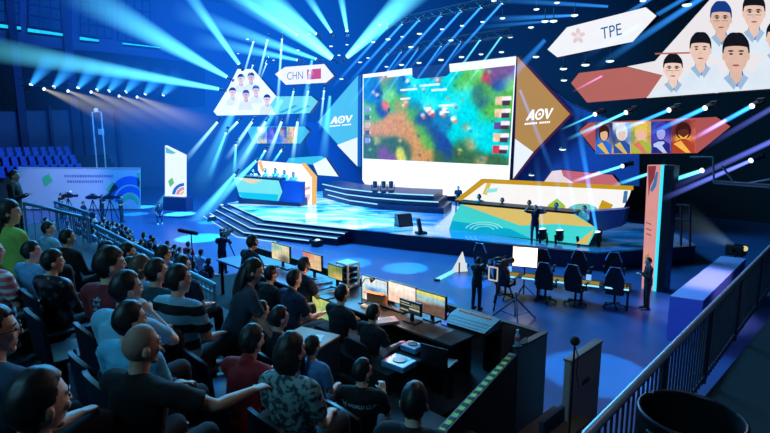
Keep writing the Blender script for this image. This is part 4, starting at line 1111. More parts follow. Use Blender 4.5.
monitor('wide control screen half yellow and blue, half brown, beside the lighting console', (416.5, 289.5), (445, 300), (416.5, 310), 5.2, mf6, 1.0)
monitor('small dark screen with pale blocks of text in front of the wide screens', (400, 299), (420, 307), (400, 309.5), 4.95, mf7, .8)
monitor('bright green and yellow screen in front of the man in the dark shirt', (312.5, 296), (334, 303), (313, 317), 4.75, mf8, 1.0)
# items on the desks: position by pixel at desk height
def ond(px, py, z=ZD): return onZ(px, py, z)
t = thing('equipment_rack', 'open white-framed equipment rack beside the small green control screen', 'rack', ond(348, 285), RZN)
b = B()
for sx in (-1, 1):
    for sy in (-1, 1): box(b, (sx*.14, sy*.12, .2), (.03, .03, .4))
box(b, (0, 0, .39), (.31, .27, .03)); box(b, (0, 0, .015), (.31, .27, .03)); part('frame', b, M_white, t)
b = B()
for k in range(3): box(b, (0, 0, .09+.1*k), (.26, .24, .07), bev=.008)
part('unit', b, M_blk, t)
def keyboard(label, px, py, w=.45, z=ZD):
    t = thing('keyboard', label, 'keyboard', ond(px, py, z), RZN)
    b = B(); box(b, (0, 0, .012), (w, .15, .022), bev=.006); part('case', b, M_blk, t)
    b = B()
    for i in range(14):
        for j in range(4): box(b, (-w/2+.03+i*(w-.06)/13, -.05+.033*j, .027), (.024, .026, .01))
    part('keys', b, mat('key caps', (120, 124, 132), rough=.5), t); return t
keyboard('keyboard in front of the pale yellow control screen', 284, 268); keyboard('keyboard in front of the pinkish control screen', 316, 279)
keyboard('keyboard in front of the wide cream control screen', 394, 309, .5)
def papers(label, px, py, rot=0.2, col=(226, 206, 180), z=ZD, s=.3):
    t = thing('paper_stack', label, 'papers', ond(px, py, z), RZN+rot)
    b = B()
    for k in range(5): box(b, (.006*math.sin(k*2.1), .006*math.cos(k*1.7), .004+.007*k), (s*.7, s, .006), rz=.05*math.sin(k*3))
    part('sheets', b, mat('paper %s' % (col,), col, rough=.8), t)
    b = B()
    for k in range(6): box(b, (-.02, -.1+.035*k, .037), (s*.45, .008, .001))
    part('printed_lines', b, M_dark, t); return t
papers('loose stack of warm-lit papers on the brown control desk under the pale blue screen', 372, 306); papers('small pile of papers at the near edge of the brown control desk', 386, 322, -.4, (220, 170, 150))
papers('white papers on the far control desk beside the first screen', 300, 268, .5, (200, 214, 236)); papers('white papers on the far control desk beside the rack', 322, 283, -.2, (190, 210, 240))
# talkback box warm orange
t = thing('desk_case', 'open orange-brown cardboard box on the control desk below the pale blue screen', 'box', ond(381, 303), RZN+.2)
b = B()
for c, s in (((0, -.12, .09), (.34, .015, .18)), ((0, .12, .09), (.34, .015, .18)), ((-.17, 0, .09), (.015, .24, .18)), ((.17, 0, .09), (.015, .24, .18)), ((0, 0, .01), (.34, .24, .015))): box(b, c, s)
part('walls', b, mat('cardboard', (196, 128, 84), rough=.8), t)
b = B()
for s in (-1, 1): box(b, (0, s*.17, .2), (.33, .1, .01), M=Matrix.Rotation(0, 4, 'X'))
part('flap', b, mat('cardboard', (196, 128, 84), rough=.8), t)
def desk_lamp(label, px, py):
    t = thing('desk_lamp', label, 'lamp', ond(px, py), RZN+1)
    b = B(); cyl(b, (0, 0, 0), .06, .02); part('base', b, M_blk, t)
    b = B(); tube(b, [(0, 0, .02), (0, 0, .3), (.05, 0, .38), (.14, 0, .38)], .008, seg=6); part('stem', b, M_blk, t)
    b = B(); tube(b, [(.13, 0, .39), (.17, 0, .34)], [.02, .05], seg=12, rnd=False); part('shade', b, M_blk, t)
    b = B(); ball(b, (.175, 0, .33), .025, 10); part('bulb', b, glow('warm bulb', (255, 206, 140), 2.5, False), t)
    return t
desk_lamp('small gooseneck lamp lighting the papers on the brown control desk', 362, 303)
# lighting console
lc = ond(470, 326, ZD)
t = thing('lighting_console', 'black lighting console with rows of glowing faders at the near end of the control desk', 'console', V((lc.x, lc.y, ZD)), RZN+.05, sc=.62)
b = B(); prism(b, [V((-.55, -.32, 0)), V((-.55, .32, 0)), V((-.55, .32, .2)), V((-.55, -.32, .07))], (1.1, 0, 0)); part('body', b, M_blk, t)
Mt = Matrix.Rotation(math.atan2(.13, .64), 4, 'X')
b = B()
for i in range(16):
    for j in range(3): box(b, (-.47+.062*i, -.22+.12*j, .125+.003), (.03, .05, .02), M=Mt)
part('fader_buttons', b, mat('fader caps', (90, 80, 72), rough=.5), t)
b = B()
for i in range(10): box(b, (-.42+.085*i, .27, .14), (.05, .035, .012), M=Mt)
part('warm_buttons', b, glow('console amber', (200, 140, 100), .45, False, .3, 40), t)
b = B()
for j in range(3): box(b, (-.565, -.1+.0*j, .05+.05*j), (.012, .2, .03))
for j in range(3): box(b, (-.45, -.325, .015+.02*j), (.14, .01, .014))
part('blue_display', b, glow('console blue', (90, 110, 255), 1.4, False), t)
# console table under it
desk('side_table', 'black cloth covered table under the lighting console', 3.72, 4.0, 4.75, 5.9, ZD-.0, M_cloth)
# second table nearer the audience with players
ct = EN(4.75, 3.95, ZP)
t = thing('media_table', 'black cloth covered table with media players, behind the front row of spectators', 'table', EN(4.9, 4.15, ZP-.2), RZN)
b = B(); box(b, (0, 0, .78), (2.0, .6, .04), bev=.01); part('table_top', b, M_cloth, t)
b = B(); box(b, (0, -.29, .38), (2.0, .02, .78)); box(b, (0, .29, .38), (2.0, .02, .78)); box(b, (-.99, 0, .38), (.02, .58, .78)); box(b, (.99, 0, .38), (.02, .58, .78)); part('cloth_skirt', b, M_cloth, t)
ZM = ZP-.2+.8
def media_player(label, px, py, w, d, col, k):
    t = thing('media_player', label, 'media player', onZ(px, py, ZM), RZN+.1, sc=.78)
    b = B(); box(b, (0, 0, .045), (w, d, .09), bev=.012); part('body', b, mat('player body', (96, 150, 190), rough=.35), t)
    b = B(); cyl(b, (.0, .02, .09), min(w, d)*.32, .014, 24); part('jog_wheel', b, M_blk, t)
    b = B(); box(b, (-w*.05, d*.38, .094), (w*.6, d*.16, .012)); part('display', b, glow('player display', col, k, False), t)
    b = B()
    for i in range(3): ball(b, (-w*.42, -d*.3+.07*i, .095), .012, 8)
    part('red_buttons', b, glow('player red', (255, 60, 50), 1.5, False), t)
    return t
media_player('light blue media player with a round jog wheel on the black table', 399, 366, .42, .34, (110, 210, 255), 1.0)
media_player('darker media player at the far corner of the black table', 412, 350, .3, .24, (60, 120, 150), .5)
# tilted laptop stand with red lamp
t = thing('laptop', 'open laptop with a dim teal screen on the black table, near a red indicator', 'laptop', onZ(440, 362, ZM), RZN+PI+.2)
b = B(); box(b, (0, 0, .012), (.36, .25, .022), bev=.006); part('base', b, M_blk, t)
b = B(); box(b, (0, .15, .13), (.36, .012, .24), bev=.004); part('lid', b, M_blk, t)
b = B(); box(b, (0, .142, .13), (.33, .004, .2)); part('screen_face', b, glow('laptop teal', (30, 110, 120), .35, False, .3), t)
b = B(); ball(b, (.15, -.13, .02), .012, 8); part('indicator', b, glow('player red', (255, 60, 50), 1.5, False), t)
# wooden box
wb = onN(308, 329, 3.45)
t = thing('wooden_box', 'tan-topped box with a sheet on it beside the seated man in black', 'box', V((wb.x, wb.y, 2.8)), RZN+.3, sc=.8*(wb.z-2.76)/.44)
b = B(); box(b, (0, 0, .2), (.5, .42, .4), bev=.01); part('carcass', b, mat('teal box', (46, 92, 104), rough=.7), t)
b = B(); box(b, (0, 0, .41), (.52, .44, .03), bev=.008); part('lid', b, mat('box lid wood', (206, 126, 76), rough=.6), t)
b = B(); box(b, (.08, 0, .428), (.16, .2, .004), rz=.4); part('sheet', b, mat('paper white', (220, 220, 214)), t)
# bottle on the end barrier
bt = EN(3.36, 5.66, 2.976)
t = thing('water_bottle', 'small clear water bottle on the corner of the black end barrier', 'bottle', bt, 0)
b = B(); lathe(b, [(.03, 0), (.033, .02), (.03, .06), (.033, .1), (.03, .14), (.014, .18), (.014, .2)], 14); part('body', b, mat('bottle plastic', (150, 190, 220), rough=.15), t, smooth=True)
b = B(); cyl(b, (0, 0, .2), .016, .02, 12); part('cap', b, M_white, t)
b = B(); lathe(b, [(.0335, .07), (.0345, .075), (.0345, .12), (.0335, .125)], 14); part('wrapper', b, mat('bottle wrap', (210, 80, 80), rough=.5), t)
t = thing('small_card', 'white folded card lying beside the water bottle on the barrier', 'card', EN(3.36, 5.82, 2.976), RZN)
b = B(); prism(b, [V((-.03, -.06, 0)), V((.03, -.06, 0)), V((0, -.06, .06))], (0, .12, 0)); part('folded_sheet', b, M_white, t)

# microphone and light case at the lower right
mb = onY(573, 372, 5.6)
t = thing('microphone_stand', 'dark round-headed microphone on a straight stand at the platform end', 'microphone', V((mb.x, mb.y, 1.6)), 0)
top = onY(573, 341, 5.6).z - 1.6
b = B(); cyl(b, (0, 0, 0), .14, .03, 24); part('base', b, M_blk, t)
b = B(); bar(b, (0, 0, .03), (0, 0, top-.04), .011, 8); part('pole', b, M_dark, t)
b = B(); ball(b, (0, 0, top), .055, 16); part('head', b, mat('mic foam', (22, 24, 30), rough=.9, bump=.5, bscale=200), t, smooth=True)
b = B(); tube(b, [(.0, 0, top-.06), (.06, .02, top-.2), (.05, .03, top-.4), (.1, .05, top-.6)], .006, seg=6); part('cable', b, M_blk, t)
b = B(); prism(b, [onY(540, 433, 5.2) + V((0, 0, -.4)), onY(625, 433, 5.2) + V((0, 0, -.4)), onY(625, 400, 6.4), onY(540, 400, 6.4)], (0, 0, -.1))
b.free()
# black tiered stage-hand shelf next to the barrier, then the beige case
t = thing('equipment_case', 'grey-beige upright board case between the microphone and the stand railing', 'case', EN(2.76, 6.3, 1.6), RZN)
b = B(); box(b, (0, 0, .65), (.09, .9, 1.3), bev=.012); part('shell', b, mat('case beige', (170, 152, 146), rough=.6, var=.1), t)
b = B(); box(b, (0, 0, 1.31), (.11, .92, .03), bev=.008)
part('edging', b, mat('case edging', (120, 104, 100), rough=.5, metal=.2), t)
b = B(); box(b, (.05, 0, .9), (.012, .2, .06), bev=.004); part('handle', b, M_dark, t)
t = thing('tool_bench', 'dark low bench with orange-edged boards between the black barrier and the beige case', 'bench', V((mb.x-.05, mb.y+.35, 0)), RZN)
b = B(); box(b, (0, 0, 2.08), (.5, .9, .05), bev=.01); part('bench_top', b, mat('bench board', (120, 84, 70), rough=.6), t)
b = B(); box(b, (0, .1, 2.2), (.06, .9, .2), bev=.01); part('rear_board', b, mat('bench rear', (40, 60, 90), rough=.6), t)
for sx in (-1, 1):
    for sy in (-1, 1):
        b = B(); box(b, (sx*.2, sy*.4, 1.03), (.05, .05, 2.06)); part('leg', b, M_dark, t)
b = B(); prism(b, [EN(2.0, 4.2, 1.6), EN(3.3, 4.2, 1.6), EN(3.3, 6.6, 1.6), EN(2.0, 6.6, 1.6)], (0, 0, -1.6)); struct('floor_landing', b, M_carp)

# ================================================================== floor between platform and stage
M_pb = mat('block purple', (150, 146, 190), rough=.7, var=.06)  # white block; lavender and blue light put into its top and side colours
q = [onZ(670, 296, 1.25), onZ(703.5, 300.5, 1.25), onZ(746, 258.5, 1.25), onZ(721, 256, 1.25)]
t = thing('barrier_block', 'long white block lit lavender above and blue at its end, beyond the stand railing', 'block', V(((q[0].x+q[2].x)/2, (q[0].y+q[2].y)/2, 0)), RZN)
b = B(); prism(b, [p-V((0, 0, .03)) for p in q], (0, 0, -1.22)); part('sides', b, mat('block side lit blue', (110, 130, 225), rough=.7, var=.06), t, world=True)
b = B(); prism(b, q, (0, 0, -.03)); part('top_cover', b, M_pb, t, world=True)
# gaming chairs at the practice desk
def gaming_chair():
    t = thing('gaming_chair', 'x', 'chair', (0, 0, 0))
    S = mat('chair leather', (16, 18, 24), rough=.4, var=.2)
    b = B(); box(b, (0, 0, .48), (.52, .5, .12), bev=.05); part('seat', b, S, t, smooth=True)
    b = B(); prof = [(-.24, .52), (-.27, .75), (-.25, 1.0), (-.2, 1.12), (-.13, 1.3), (.13, 1.3), (.2, 1.12), (.25, 1.0), (.27, .75), (.24, .52)]
    prism(b, [V((x, -.2-.12*(z-.5), z)) for x, z in prof], (0, -.09, .01)); part('backrest', b, S, t)
    b = B(); tube(b, [V((x, -.3-.12*(z-.5), z+.005)) for x, z in prof[2:8]], .017, seg=6); part('rim_highlight', b, mat('chair piping', (120, 170, 225), rough=.3), t)  # pale blue tube stands in for light catching the chair rim
    b = B(); box(b, (0, -.26, 1.16), (.22, .08, .12), bev=.03); part('head_cushion', b, S, t)
    for s in (-1, 1):
        b = B(); box(b, (s*.31, .02, .7), (.08, .28, .04), bev=.015); box(b, (s*.31, .0, .58), (.04, .05, .22)); part('armrest', b, M_blk, t)
    b = B(); bar(b, (0, 0, .1), (0, 0, .44), .035, 10); part('gas_lift', b, M_dark, t)
    b = B()
    for k in range(5):
        a = 2*PI*k/5; bar(b, (0, 0, .12), (.32*math.cos(a), .32*math.sin(a), .07), .025, 6); ball(b, (.32*math.cos(a), .32*math.sin(a), .035), .035, 8)
    part('star_base', b, M_blk, t); return t
GC = gaming_chair()
gdn = PD.n; grz = -math.atan2(gdn.x, gdn.y)
chairs = [((505, 298), 'near row, first from the camera operator'), ((545, 301), 'near row, second from the camera operator'), ((575, 304), 'near row, in front of the middle of the practice desk'), ((614, 307), 'near row, beside the totem column'),
          ((484, 277), 'far row, by the camera operator'), ((544, 284), 'far row, behind the glowing light panel'), ((581, 286), 'far row, behind the middle of the practice desk'), ((613, 288), 'far row, near the totem column')]
for i, ((x, y), l) in enumerate(chairs):
    P = onZ(x, y, 0); o = GC if i == 0 else dup(GC, P)
    o.location = P; o.scale = (1.1,)*3; o.rotation_euler = (0, 0, grz + (0.1 if i % 2 else -.08)); o['label'] = 'black gaming chair in the ' + l; o['group'] = 'gaming chairs at the practice desk'
# practice desk with lit edge
d0, d1 = onZ(494, 274, .74), onZ(632, 289.5, .74)
dv = (d1-d0).normalized(); dnn = V((-dv.y, dv.x, 0))
t = thing('practice_desk', 'practice desk with gold mats and pale blue lit edge between two rows of chairs', 'desk', V(((d0.x+d1.x)/2, (d0.y+d1.y)/2, 0)), math.atan2(dv.y, dv.x))
Lk = (d1-d0).length
b = B(); box(b, (0, .35, .72), (Lk, .75, .04), bev=.01); part('desk_top', b, M_blk, t)
for k in range(5):
    b = B(); box(b, (-Lk/2+Lk*(.1+.2*k), -.04, .72), (Lk*.16, .02, .05)); part('lit_edge', b, glow('desk edge light', (130, 220, 255), 1.4, False), t)
for k in range(5):
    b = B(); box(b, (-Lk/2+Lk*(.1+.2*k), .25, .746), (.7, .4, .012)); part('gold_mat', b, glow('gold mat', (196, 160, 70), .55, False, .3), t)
for k in range(4):
    b = B(); box(b, (-Lk/2+.1+k*(Lk-.2)/3, .35, .35), (.06, .6, .7)); part('leg', b, M_dark, t)
for k in range(5):
    if k in (1, 2): continue
    p = V(((d0+dv*Lk*(.1+.2*k)+dnn*.45).x, (d0+dv*Lk*(.1+.2*k)+dnn*.45).y, .74))
    tt = thing('phone_stand', 'small lit phone stand on the practice desk, %s' % {0: 'closest to the camera operator', 3: 'between the third and fourth chairs', 4: 'closest to the totem column'}[k], 'stand', p, math.atan2(dv.y, dv.x))
    b = B(); box(b, (0, 0, .012), (.14, .12, .02), bev=.005); part('base', b, M_blk, tt)
    b = B(); box(b, (0, .02, .12), (.16, .015, .2), bev=.005); part('lit_face', b, glow('phone light', (120, 180, 255), 1.2, False), tt)
# glowing panel light
lp = onY(525, 257, 17.6); w_ = 24*17.6/FPX; h_ = 20*17.6/FPX
t = thing('panel_light', 'very bright warm-white rectangular light panel on a stand among the gaming chairs', 'light panel', V((lp.x, lp.y, 0)), -.35)
b = B(); box(b, (0, .04, lp.z), (w_+.06, .08, h_+.06), bev=.015); part('housing', b, M_blk, t)
b = B(); box(b, (0, -.005, lp.z), (w_, .02, h_)); part('lit_face', b, glow('panel warm', (255, 222, 186), 3.2), t)
b = B(); bar(b, (0, .06, .05), (0, .06, lp.z-h_/2), .025, 8)
for k in range(3): a = 2*PI*k/3; bar(b, (0, .06, .4), (.4*math.cos(a), .06+.4*math.sin(a), .02), .015, 6)
part('stand', b, M_dark, t)
# white pyramid marker and bright line on the floor
P = onZ(459, 272, 0)
t = thing('tripod_flag', 'small white lit triangular panel standing on the floor left of the chairs', 'panel', P, .3)
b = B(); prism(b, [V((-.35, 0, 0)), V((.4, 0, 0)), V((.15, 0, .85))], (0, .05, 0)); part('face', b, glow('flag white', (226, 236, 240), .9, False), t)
b = B(); box(b, (0, .12, .2), (.05, .3, .4)); part('brace', b, M_dark, t)
p, q = onZ(437, 280, .02), onZ(466, 265, .02)
t = thing('floor_light_bar', 'pale cyan light bar lying slanted on the arena floor', 'light bar', (p+q)/2 - V((0, 0, .02)), 0)
b = B(); bar(b, p, q, .09, 8); part('lit_tube', b, glow('floor bar', (120, 226, 255), 1.3, False), t, world=True)
b = B()
for z in (p, q): box(b, z, (.22, .22, .1), bev=.02)
part('end_cap', b, M_dark, t, world=True)
# light stand tripod on the floor beyond the barrier
P = onZ(515, 322, 0)
t = thing('light_stand', 'pale three-legged stand base on the floor beyond the black barrier', 'stand', P, 0)
b = B()
for k in range(3): a = 2*PI*k/3+.4; bar(b, (0, 0, .75), (.75*math.cos(a), .75*math.sin(a), .02), .028, 8); 
part('leg', b, M_steel, t)
b = B()
for k in range(3): a = 2*PI*k/3+.4; bar(b, (0, 0, .2), (.5*math.cos(a), .5*math.sin(a), .26), .016, 6)
part('brace', b, M_steel, t)
b = B(); bar(b, (0, 0, .15), (0, 0, .95), .035, 10); part('column', b, M_steel, t)
# floor par lamps left and small boxes
for i, (x, y, l) in enumerate(((131, 205, 'small floor box lamp by the banner wall'), (222, 209, 'small floor lamp at the foot of the stage steps'), (212, 221, 'small floor lamp on the arena floor before the stage steps'), (317, 246, 'small black box at the foot of the stage steps, before the control screens'))):
    t = thing('floor_lamp', l, 'stage light', onZ(x, y, 0), .3*i)
    b = B(); box(b, (0, 0, .16), (.5, .4, .3), bev=.04); part('case', b, M_blk, t)
    b = B(); ball(b, (0, -.05, .32), (.14, .14, .05), 10); part('lens', b, glow('floor lamp light', (200, 240, 255), 1.5, False), t)
# ================================================================== the near stand: rows, railings, seats
ROW = {0: (.1, 3.88), 1: (.97, 3.50), 2: (1.87, 3.14), 3: (2.75, 2.76)}
ES = 1.3                                 # end of the seat rows, at the right-hand railing
b = B()
prev = -9
for k in range(4):
    n, z = ROW[k]; n0 = -8 if k == 0 else n-.38
    n1_ = ROW[k+1][0]-.38 if k < 3 else 3.95
    prism(b, [EN(ES, n0, z), EN(20, n0, z), EN(20, n1_, z), EN(ES, n1_, z)], (0, 0, -z))
struct('floor_tiers', b, M_conc)
b = B(); prism(b, [EN(-6, -8, 2.95), EN(ES, -8, 2.95), EN(ES, 14, 2.95), EN(-6, 14, 2.95)], (0, 0, -2.95)); struct('floor_walkway', b, M_conc)
b = B()
for k in range(1): prism(b, [EN(-1.2, -6, 2.95), EN(-1.2, 14, 2.95), EN(-1.2, 14, 5.0), EN(-1.2, -6, 5.0)], -E1*.2)
struct('wall_side', b, mat('side wall dark', (30, 34, 46), rough=.85, var=.4, scale=1.5))

M_rail = mat('railing paint', (104, 160, 186), rough=.45, metal=.1, var=.1)
M_railr = mat('handrail grey', (150, 150, 165), rough=.35, metal=.4, var=.1)
M_rail2 = mat('baluster paint', (64, 74, 96), rough=.5, metal=.2)
# right-hand railing along N1
zt = 3.82; zb = 2.95
P0, P1 = onZ(586, 435.5, zt), onZ(770, 247.5, zt)
P0.z = P1.z = 0; P1 = P1 + (P1-P0).normalized()*2.5
t = thing('railing', 'grey handrail with close upright bars running down beside the dark walkway', 'railing', EN(1.55, 7, zb), RZN)
b = B(); tube(b, [P0+V((0, 0, zt)), P1+V((0, 0, zt))], (.034), seg=10); part('handrail', b, M_railr, t, world=True, smooth=True)
b = B(); bar(b, P0+V((0, 0, zb+.08)), P1+V((0, 0, zb+.08)), .025, 6); part('bottom_rail', b, M_rail2, t, world=True)
first = None
for k in range(90):
    p = P0.lerp(P1, k/89); b = None
    if first is None:
        b = B(); bar(b, p+V((0, 0, zb)), p+V((0, 0, zt)), .011, 6); first = part('baluster', b, M_rail2, t, world=True); f0 = p
    else:
        o = first.copy(); COL.objects.link(o); o.parent = t
        o.location = Matrix.Rotation(-RZN, 4, 'Z') @ (p-f0)
for k in range(7):
    p = P0.lerp(P1, k/6); b = B(); bar(b, p+V((0, 0, zb)), p+V((0, 0, zt)), .028, 8); part('post', b, M_rail2, t, world=True)

# left railing along E1 in front of the rows
zt = 3.42; zb = 2.4
def rail_run(label, pts, zs, zb, nb, second=True):
    t = thing('railing', label, 'railing', pts[0]+V((0, 0, zb)), RZN)
    b = B(); tube(b, [p+V((0, 0, z)) for p, z in zip(pts, zs)], .045, seg=10); part('handrail', b, M_rail, t, world=True, smooth=True)
    if second:
        b = B(); tube(b, [p+V((0, 0, z-.16)) for p, z in zip(pts, zs)], .03, seg=8); part('mid_rail', b, M_rail, t, world=True, smooth=True)
    b = B(); tube(b, [p+V((0, 0, zb+.1)) for p in pts], .025, seg=6); part('bottom_rail', b, M_rail, t, world=True)
    L_ = [(pts[i], pts[i+1], zs[i], zs[i+1]) for i in range(len(pts)-1)]
    for (p, q, z0, z1) in L_:
        m = max(2, int((q-p).length/.16))
        for k in range(m+1):
            r = p.lerp(q, k/m); z = z0+(z1-z0)*k/m; b = B(); bar(b, r+V((0, 0, zb)), r+V((0, 0, z)), .012 if k % 8 else .03, 6); part('baluster' if k % 8 else 'post', b, M_rail, t, world=True)
    return t
pr = onN(214, 285, 3.98); e_r = en(pr)[0]; pl_ = onN(96, 226, 3.98); e_l = en(pl_)[0]
rail_run('blue-grey railing with upright bars along the front of the seat rows', [EN(e_r, 3.98), EN(e_l, 3.98)], [pr.z, pl_.z], zb-.1, 0)
# stair-side railing at the far left of the rows
A = onN(88, 217, 3.98); 
c1 = onY(55, 202, 15.5); c2 = onY(24, 203, 13); c3 = onY(88, 213, 13.6)
rail_run('blue-grey railing sloping along the stairs at the far end of the seat rows', [V((c1.x, c1.y, 0)), V((c3.x, c3.y, 0))], [c1.z, c3.z], 2.3, 0, True)
rail_run('blue-grey stair railing crossing level behind the green-shirted spectator', [V((c2.x, c2.y, 0)), V((c3.x, c3.y, 0))], [c2.z, c3.z-.15], 2.4, 0, False)

# seat
M_seat = mat('stand seat plastic', (15, 25, 44), rough=.45, var=.2)
def stand_seat():
    t = thing('stand_seat', 'x', 'seat', (0, 0, 0))
    b = B(); box(b, (0, .02, .41), (.44, .42, .045), bev=.02); part('seat_pan', b, M_seat, t, smooth=True)
    b = B()
    nx, nz = 8, 6; g = []
    for j in range(nz+1):
        z = .43+.4*j/nz; row = []
        for i in range(nx+1):
            u = -1+2*i/nx; ww = .225*(1-.10*max(0, j/nz-.6)/.4)
            zz = z - (.05*u*u if j == nz else 0)
            row.append((V((u*ww, -.2-.04*j/nz+.05*u*u, zz))))
        g.append(row)
    fr = [[b.verts.new(p) for p in r] for r in g]; bk = [[b.verts.new(p-V((0, .03, 0))) for p in r] for r in g]
    for j in range(nz):
        for i in range(nx):
            b.faces.new((fr[j][i], fr[j][i+1], fr[j+1][i+1], fr[j+1][i])); b.faces.new((bk[j][i+1], bk[j][i], bk[j+1][i], bk[j+1][i+1]))
    for j in range(nz):
        for i in (0, nx):
            b.faces.new((fr[j][i], fr[j+1][i], bk[j+1][i], bk[j][i]) if i == 0 else (fr[j+1][i], fr[j][i], bk[j][i], bk[j+1][i]))
    for i in range(nx):
        b.faces.new((fr[nz][i], fr[nz][i+1], bk[nz][i+1], bk[nz][i])); b.faces.new((fr[0][i+1], fr[0][i], bk[0][i], bk[0][i+1]))
    part('seat_back', b, M_seat, t, smooth=True)
    b = B(); box(b, (0, -.1, .2), (.1, .14, .4)); box(b, (0, -.1, .01), (.3, .2, .02)); part('bracket', b, M_dark, t)
    return t
SEAT = stand_seat(); SEAT_USED = [False]
SEATS = {}
def seat_at(e, k, label, z=None, n=None):
    P = EN(e, ROW[k][0] if n is None else n, ROW[k][1] if z is None else z)
    if not SEAT_USED[0]: o = SEAT; SEAT_USED[0] = True; o.location = P; o.rotation_euler = (0, 0, RZN)
    else: o = dup(SEAT, P, RZN)
    o['label'] = label; o['group'] = 'dark blue plastic seats of the near stand'
    return o
# litter bin on the walkway
bp_ = onZ(691, 414, 3.86); bp_.z = 2.95
t = thing('litter_bin', 'large round dark metal bin with a rolled rim at the near end of the railing', 'bin', bp_, 0)
MB = mat('bin metal', (20, 22, 26), rough=.5, metal=.5, bump=.1)
b = B(); lathe(b, [(.28, 0), (.3, .02), (.31, .45), (.315, .9), (.295, .9), (.29, .45), (.28, .06), (.0, .06)], 36); part('drum', b, MB, t, smooth=True)
b = B()
for i in range(36):
    pass
tube(b, [V((.312*math.cos(2*PI*k/36), .312*math.sin(2*PI*k/36), .905)) for k in range(37)], .014, seg=8, cap=False); part('rim', b, mat('bin rim', (40, 44, 52), rough=.35, metal=.7), t, smooth=True)
b = B()
for z in (.3, .6): tube(b, [V((.314*math.cos(2*PI*k/36), .314*math.sin(2*PI*k/36), z)) for k in range(37)], .008, seg=6, cap=False)
part('hoop', b, MB, t, smooth=True)
b = B(); box(b, (-.31, -.1, .82), (.04, .08, .05), bev=.01); part('lug', b, MB, t)
# ================================================================== people
def remesh(bm, name, vox, it=3, fac=.5):
    me = bpy.data.meshes.new('tmp'); bmesh.ops.recalc_face_normals(bm, faces=bm.faces); bm.to_mesh(me); bm.free()
    o = bpy.data.objects.new('tmp', me); SHOP.collection.objects.link(o)
    m = o.modifiers.new('r', 'REMESH'); m.mode = 'VOXEL'; m.voxel_size = vox; m.use_smooth_shade = True
    if it:
        s = o.modifiers.new('s', 'SMOOTH'); s.iterations = it; s.factor = fac
    dg = shop_graph()
    r = bpy.data.meshes.new_from_object(o.evaluated_get(dg)); r.name = name
    bpy.data.objects.remove(o); bpy.data.meshes.remove(me)
    r.polygons.foreach_set('use_smooth', [True]*len(r.polygons))
    r.materials.clear()
    return r
def mirror(v, s): return V((v[0]*s, v[1], v[2]))
# upper-arm and forearm directions for the right side (x > 0); L overrides the left
POSES = {
 'sit':      dict(sit=1, lean=-4, up=(.14, .30, -1), fo=(-.30, .9, -.22)),
 'sit_fwd':  dict(sit=1, lean=16, up=(.16, .55, -.8), fo=(-.42, .8, .12)),
 'sit_chin': dict(sit=1, lean=8, up=(.1, .75, -.6), fo=(-.63, -.12, .73), L=((.14, .3, -1), (-.3, .9, -.2))),
 'sit_phone': dict(sit=1, lean=2, up=(.12, .5, -.85), fo=(-.35, .75, .5)),
 'sit_out':  dict(sit=1, lean=6, up=(.75, .62, -.45), fo=(.25, .95, -.05), L=((.16, .5, -.85), (-.3, .9, .1))),
 'type':     dict(sit=1, lean=6, up=(.16, .42, -.9), fo=(-.12, .98, .02)),
 'stand':    dict(sit=0, lean=0, up=(.16, .02, -1), fo=(.02, .18, -1)),
 'front':    dict(sit=0, lean=1, up=(.2, .15, -1), fo=(-.55, .75, .25)),
 'mic':      dict(sit=0, lean=0, up=(.2, .15, -1), fo=(-.4, .6, .75), L=((.16, .02, -1), (.02, .2, -1))),
 'over':     dict(sit=0, lean=20, up=(.14, .35, -.95), fo=(.0, .45, -.9)),
 'desk':     dict(sit=0, lean=12, up=(.14, .45, -.9), fo=(-.2, .9, -.1)),
 'ears':     dict(sit=0, lean=2, up=(.85, .25, .12), fo=(-.62, -.05, .74), legs=(((.01, .16, -.40), (.0, -.12, -.41)), ((.01, -.12, -.41), (0, -.2, -.37)))),
 'camera':   dict(sit=0, lean=4, up=(.35, .7, -.55), fo=(-.55, .65, .5)),
 'walk':     dict(sit=0, lean=2, up=(.16, .25, -1), fo=(.0, .45, -.9), L=((.16, -.25, -1), (.0, .1, -1)), legs=(((.01, .16, -.40), (.0, -.12, -.41)), ((.01, -.12, -.41), (0, -.2, -.37)))),
}
def skeleton(pose, fem=False):
    p = POSES[pose]; S = {}
    hipz = .50 if p['sit'] else .93
    a = math.radians(p['lean']); up = V((0, math.sin(a), math.cos(a))); fw = V((0, math.cos(a), -math.sin(a)))
    base = V((0, 0, hipz))
    S['base'] = base; S['up'] = up; S['fw'] = fw
    at = lambda s, f=0: base + up*s + fw*f
    S['waist'] = at(.18, .01); S['chest'] = at(.33, .015); S['shl'] = at(.455, -.005); S['neck0'] = at(.50, -.01); S['neck1'] = at(.555, .015)
    S['head'] = base + up*.58 + V((0, .035, .085))
    sw = .162 if fem else .188
    for sd in (1, -1):
        u, f = (p['L'] if (sd < 0 and 'L' in p) else (p['up'], p['fo']))
        sh = S['shl'] + V((sd*sw, 0, 0)); u = mirror(V(u).normalized(), sd); f = mirror(V(f).normalized(), sd)
        S['sh', sd] = sh; S['el', sd] = sh + u*.29; S['wr', sd] = S['el', sd] + f*.25; S['fdir', sd] = f
        hp = base + V((sd*.092, 0, -.02)); S['hip', sd] = hp
        if 'legs' in p: k, t = p['legs'][0 if sd > 0 else 1]
        elif p['sit']: k, t = (.035, .43, .015), (.0, .03, -.42)
        else: k, t = (.02, .02, -.42), (.01, -.03, -.42)
        S['kn', sd] = hp + mirror(V(k), sd); S['an', sd] = S['kn', sd] + mirror(V(t), sd)
    return S
def headfn(u):
    x, y, z = u
    if z < 0:
        t = -z; x *= 1-.30*t**1.5
        if y < 0: y *= 1-.50*t**1.2
        else: y *= 1-.06*t
    else:
        if y > .4: y = .4+(y-.4)*(1-.12*z)
    return V((x, y, z))
HS = (.077, .099, .122)
